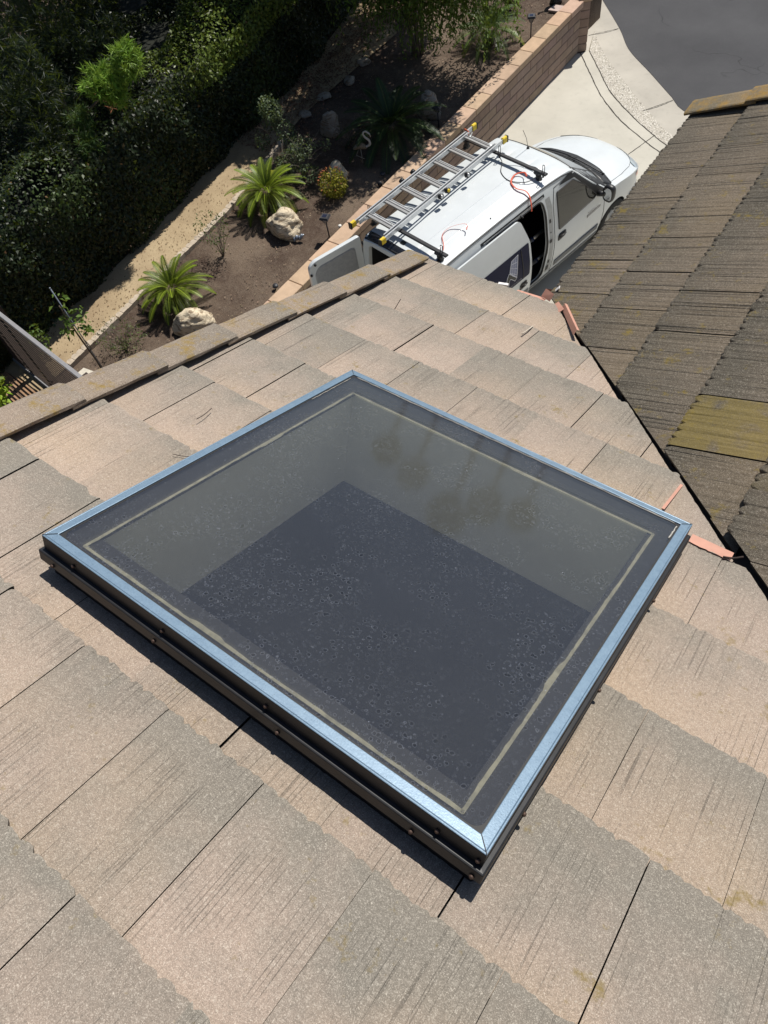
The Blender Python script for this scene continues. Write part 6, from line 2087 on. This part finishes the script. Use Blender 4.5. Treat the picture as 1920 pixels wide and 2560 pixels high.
for i, (x, y, rz, lb) in enumerate([(-7.60, 7.32, .3, 'square solar path light just beyond the open rear van door'), (-7.62, 10.72, .2, 'dark square solar path light in shade by the wall, beside the grey rock'), (-7.60, 14.08, .5, 'square solar path light at the far sunny end of the wall')]):
    o = pl0 if i == 0 else copy_tree(pl0)
    o.location = (x, y, GZ); o.rotation_euler = (0.02 * i, 0, rz); tag(o, lb, 'path light', 'solar path lights along the wall')

# ---- small things in the bed
def spot(loc, lb, tilt):
    m = MB(); m.tube([(0, 0, 0), (0, 0, .035)], [.02, .045], 14); m.tube([(0, 0, .035), (0, 0, .05)], [.048, .044], 14)
    o = m.build('ground_spot', M_LB); o.location = loc; o.rotation_euler = (tilt, .2, 0); return tag(o, lb, 'spot light', 'small dark ground spots')
spot((-7.72, 9.05, GZ + .01), 'small dark ground spot standing upright by the wall cap, upper of two', .1)
spot((-7.60, 8.84, GZ + .02), 'small dark ground spot lying by the wall cap, lower of two', 1.2)
spot((-7.62, 5.92, GZ + .01), 'small dark ground spot alone on bare soil near the roof edge', .2)
m = MB(); m.tube([(0, 0, 0), (0, 0, .07)], .016, 10); m.tube([(0, 0, .07), (0, 0, .11)], .028, 12)
o = m.build('sprinkler_cap', simple('white_pvc', (.75, .73, .68), .5)); o.location = (-7.50, 7.52, GZ); tag(o, 'white plastic riser cap next to the path light behind the van door', 'pipe cap')
m = MB()
for k, (x, z, r_) in enumerate([(-.06, .03, .03), (-.02, .06, .035), (.03, .05, .035), (.07, .08, .03)]):
    m.tube([(x, -.03, z - .03), (x + .01, 0, z + .02), (x + .02, .03, z)], [r_ * .6, r_, r_ * .5], 10)
m.tube([(.07, 0, .08), (.12, .0, .10)], [.022, .01], 8)
o = m.build('garden_ornament', simple('pewter_ornament', (.30, .34, .40), .35, .6)); o.location = (-8.02, 7.0, GZ); o.rotation_euler = (0, 0, .6); tag(o, 'small shiny grey blue ornament at the foot of the big cream rock', 'ornament')

# heron ornament
hr = empty('bird_ornament', (-8.17, 9.25, GZ), RAD(200), 'metal wading bird ornament with curved white neck in the shade', 'ornament')
M_HN = simple('chalky_metal', (.50, .46, .40), .7); M_HB = simple('speckled_metal', (.22, .18, .13), .7, var=.6, scale=60)
m = MB(); cp = catmull([(.0, 0, .0), (.10, 0, .03), (.24, 0, -.03)], 6)
m.tube([Vector(p) + Vector((0, 0, .30)) for p in cp], [.02 + .055 * sin(pi * min(1, (i + 1) / (len(cp) + .5))) for i in range(len(cp))], 14, flat=.7)
m.build('body', M_HB, hr)
m = MB(); cp = catmull([(.02, 0, .31), (-.07, 0, .36), (-.07, 0, .44), (.0, 0, .50), (.02, 0, .57), (-.03, 0, .60), (-.07, 0, .57)], 6)
m.tube(cp, [.024 - .012 * i / len(cp) for i in range(len(cp))], 8); m.tube([(-.06, 0, .585), (-.10, 0, .555), (-.11, 0, .50)], [.018, .011, .003], 8); m.build('neck', M_HN, hr)
m = MB(); m.tube([(.11, .0, .28), (.11, 0, 0)], .005, 6); m.build('leg', M_HN, hr)
m = MB(); m.tube([(.15, .01, .28), (.20, .02, .16), (.06, .02, .10)], .005, 6); m.build('leg', M_HN, hr)
# dark thing and paver at the far end
fo = empty('garden_statue', (-7.78, 15.45, GZ), 0, 'dark statue casting a long shadow at the far end beside the wall corner', 'statue')
m = MB(); m.tube([(0, 0, 0), (0, 0, .06), (.01, 0, .22), (0, .02, .40), (-.02, 0, .55)], [.13, .11, .06, .10, .05], 14); m.build('body', M_LB, fo)
m = MB(); m.tube([(-.05, -.04, .50), (-.12, -.10, .56), (-.10, -.14, .62)], [.02, .03, .01], 8); m.tube([(.04, .0, .45), (.14, -.06, .42)], [.03, .02], 8); m.build('arm', M_STEEL, fo)
m = MB(); m.prism([(-.14, -.12), (.16, -.10), (.14, .14), (-.12, .12)], 0, .04); o = m.build('paver', simple('pinkish_paver', (.46, .36, .32), .9)); o.location = (-7.60, 15.16, GZ); tag(o, 'pinkish square paver at the wall end beside the dark statue', 'paver')

# ---- twigs lying on the roofs
M_PALE = simple('bleached_twig', (0.50, 0.44, 0.36), 0.9); M_DTW = simple('dark_dry_twig', (0.035, 0.022, 0.018), 0.9)
def twig(fr, pts, r_, mat, lb):
    P = [fr.p(*q) for q in pts]; root = P[0]; m = MB(); m.tube([p - root for p in catmull(P, 4)] if len(P) > 2 else [p - root for p in P], r_, 6)
    o = m.build('twig', mat); o.location = root; tag(o, lb, 'twig', 'dry twigs on the roof')
twig(F1, [(-1.291, 3.33, .006), (-1.290, 3.40, .009), (-1.296, 3.465, .006)], .0035, M_PALE, 'pale twig lying on the near roof close to the valley')
twig(F1, [(-1.811, 1.617, .004), (-1.815, 1.66, .004), (-1.827, 1.709, .006)], .0016, M_DTW, 'thin dark twig left of the skylight on the near roof')
twig(F1, [(-1.905, 3.07, 0), (-1.90, 3.09, .03), (-1.895, 3.10, .05)], .002, M_DTW, 'tiny upright stem on the near roof close to the eave')
twig(F2, [(0.985, 2.77, .006), (0.96, 2.75, .012), (0.945, 2.70, .006)], .004, M_DTW, 'short curved dark twig on the weathered right slope')
twig(F1, [(0.020, 2.262, .008), (0.05, 2.275, .012), (0.075, 2.295, .02)], .0035, M_DTW, 'brown twig at the end of the salmon flashing by the valley')
twig(F1, [(-1.70, 1.40, .004), (-1.66, 1.42, .004), (-1.60, 1.47, .004)], .0012, M_DTW, 'fine dark twig touching the left edge of the skylight')

# ---- litter
n = 3000
x = rng.uniform(-10.2, -7.5, n); y = rng.uniform(2.6, 15.5, n)
k = (np.sin(x * 3.1) * np.sin(y * 2.3 + 1) > -.3) | (y > 9); x, y = x[k], y[k]; n = len(x)
C = np.stack([x, y, np.full(n, GZ + .012)], 1); D = np.stack([rng.normal(size=n), rng.normal(size=n), rng.normal(0, .15, n)], 1)
col = tints(n, (.24, .18, .125), .5)
L = rng.uniform(.012, .045, n); V, F, c = leaves(C, D, L, L * rng.uniform(.2, .6, n), col, .1, np.tile([[0.05, 0.02, 1.0]], (n, 1)))
tag(mesh_np('wood_chip_litter', V, F, M_DRY, None, c), kind='stuff')
n = 6500
y = rng.uniform(8.7, 15.5, n); x = -10.55 - 0.13 * (y - 9) + rng.normal(0, .38, n)
C = np.stack([x, y, GZ + .02 + rng.uniform(0, .03, n)], 1); D = rng.normal(size=(n, 3)) * [1, 1, .3]
L = rng.uniform(.03, .065, n); V, F, c = leaves(C, D, L, L * .4, tints(n, (.21, .12, .085), .5), .3, norm(np.array([0, 0, 1.]) + rng.normal(0, .35, (n, 3))))
tag(mesh_np('fallen_leaves', V, F, M_DRY, None, c), kind='stuff')
n = 900
x = rng.uniform(-10.4, -9.5, n); y = rng.uniform(2.8, 8.8, n)
C = np.stack([x, y, np.full(n, GZ + .026)], 1); D = rng.normal(size=(n, 3)) * [1, 1, .1]
L = rng.uniform(.015, .04, n); V, F, c = leaves(C, D, L, L * .45, tints(n, (.17, .105, .06), .5), .2, np.tile([[0.05, 0.02, 1.0]], (n, 1)))
tag(mesh_np('path_debris', V, F, M_DRY, None, c), kind='stuff')

# ---- fan palms far beyond the street (seen mirrored in the skylight glass)
def fan_palm(az, dist, hz, lb, r=2.0, seed=0):
    rr = np.random.default_rng(seed + 40)
    x, y = dist * sin(RAD(az)), dist * cos(RAD(az))
    t = empty('fan_palm', (x, y, 0), label=lb, cat='palm', group='tall fan palms beyond the street')
    m = MB(); m.tube([(0, 0, 0), (0.3, 0, hz * .5), (0, 0, hz)], [.35, .24, .2], 12); m.build('trunk', M_BARK, t)
    nf = 90
    D0 = norm(rr.normal(size=(nf, 3)) + [0, 0, .1]); C = np.repeat(np.array([[0, 0, hz]]) + D0 * r * .5, 12, 0); DD = np.repeat(D0, 12, 0) + rr.normal(0, .35, (nf * 12, 3))
    V, F, c = leaves(C, DD, r * .62, .16, tints(nf * 12, (.045, .07, .02), .3)); mesh_np('crown', V, F, M_LEAF2, t, c)
for i, (az, el) in enumerate([(-26.4, 10.0), (-23.7, 10.9), (-19.9, 12.8), (-17.3, 11.1), (-14.3, 10.7)]):
    d_ = [62, 60, 55, 58, 60][i]
    fan_palm(az, d_, EYE + d_ * math.tan(RAD(el)), ['leftmost', 'second from left', 'tallest, middle', 'second from right', 'rightmost'][i] + ' of the far fan palms mirrored in the skylight', [1.35, 1.4, 1.7, 1.55, 1.4][i], i)
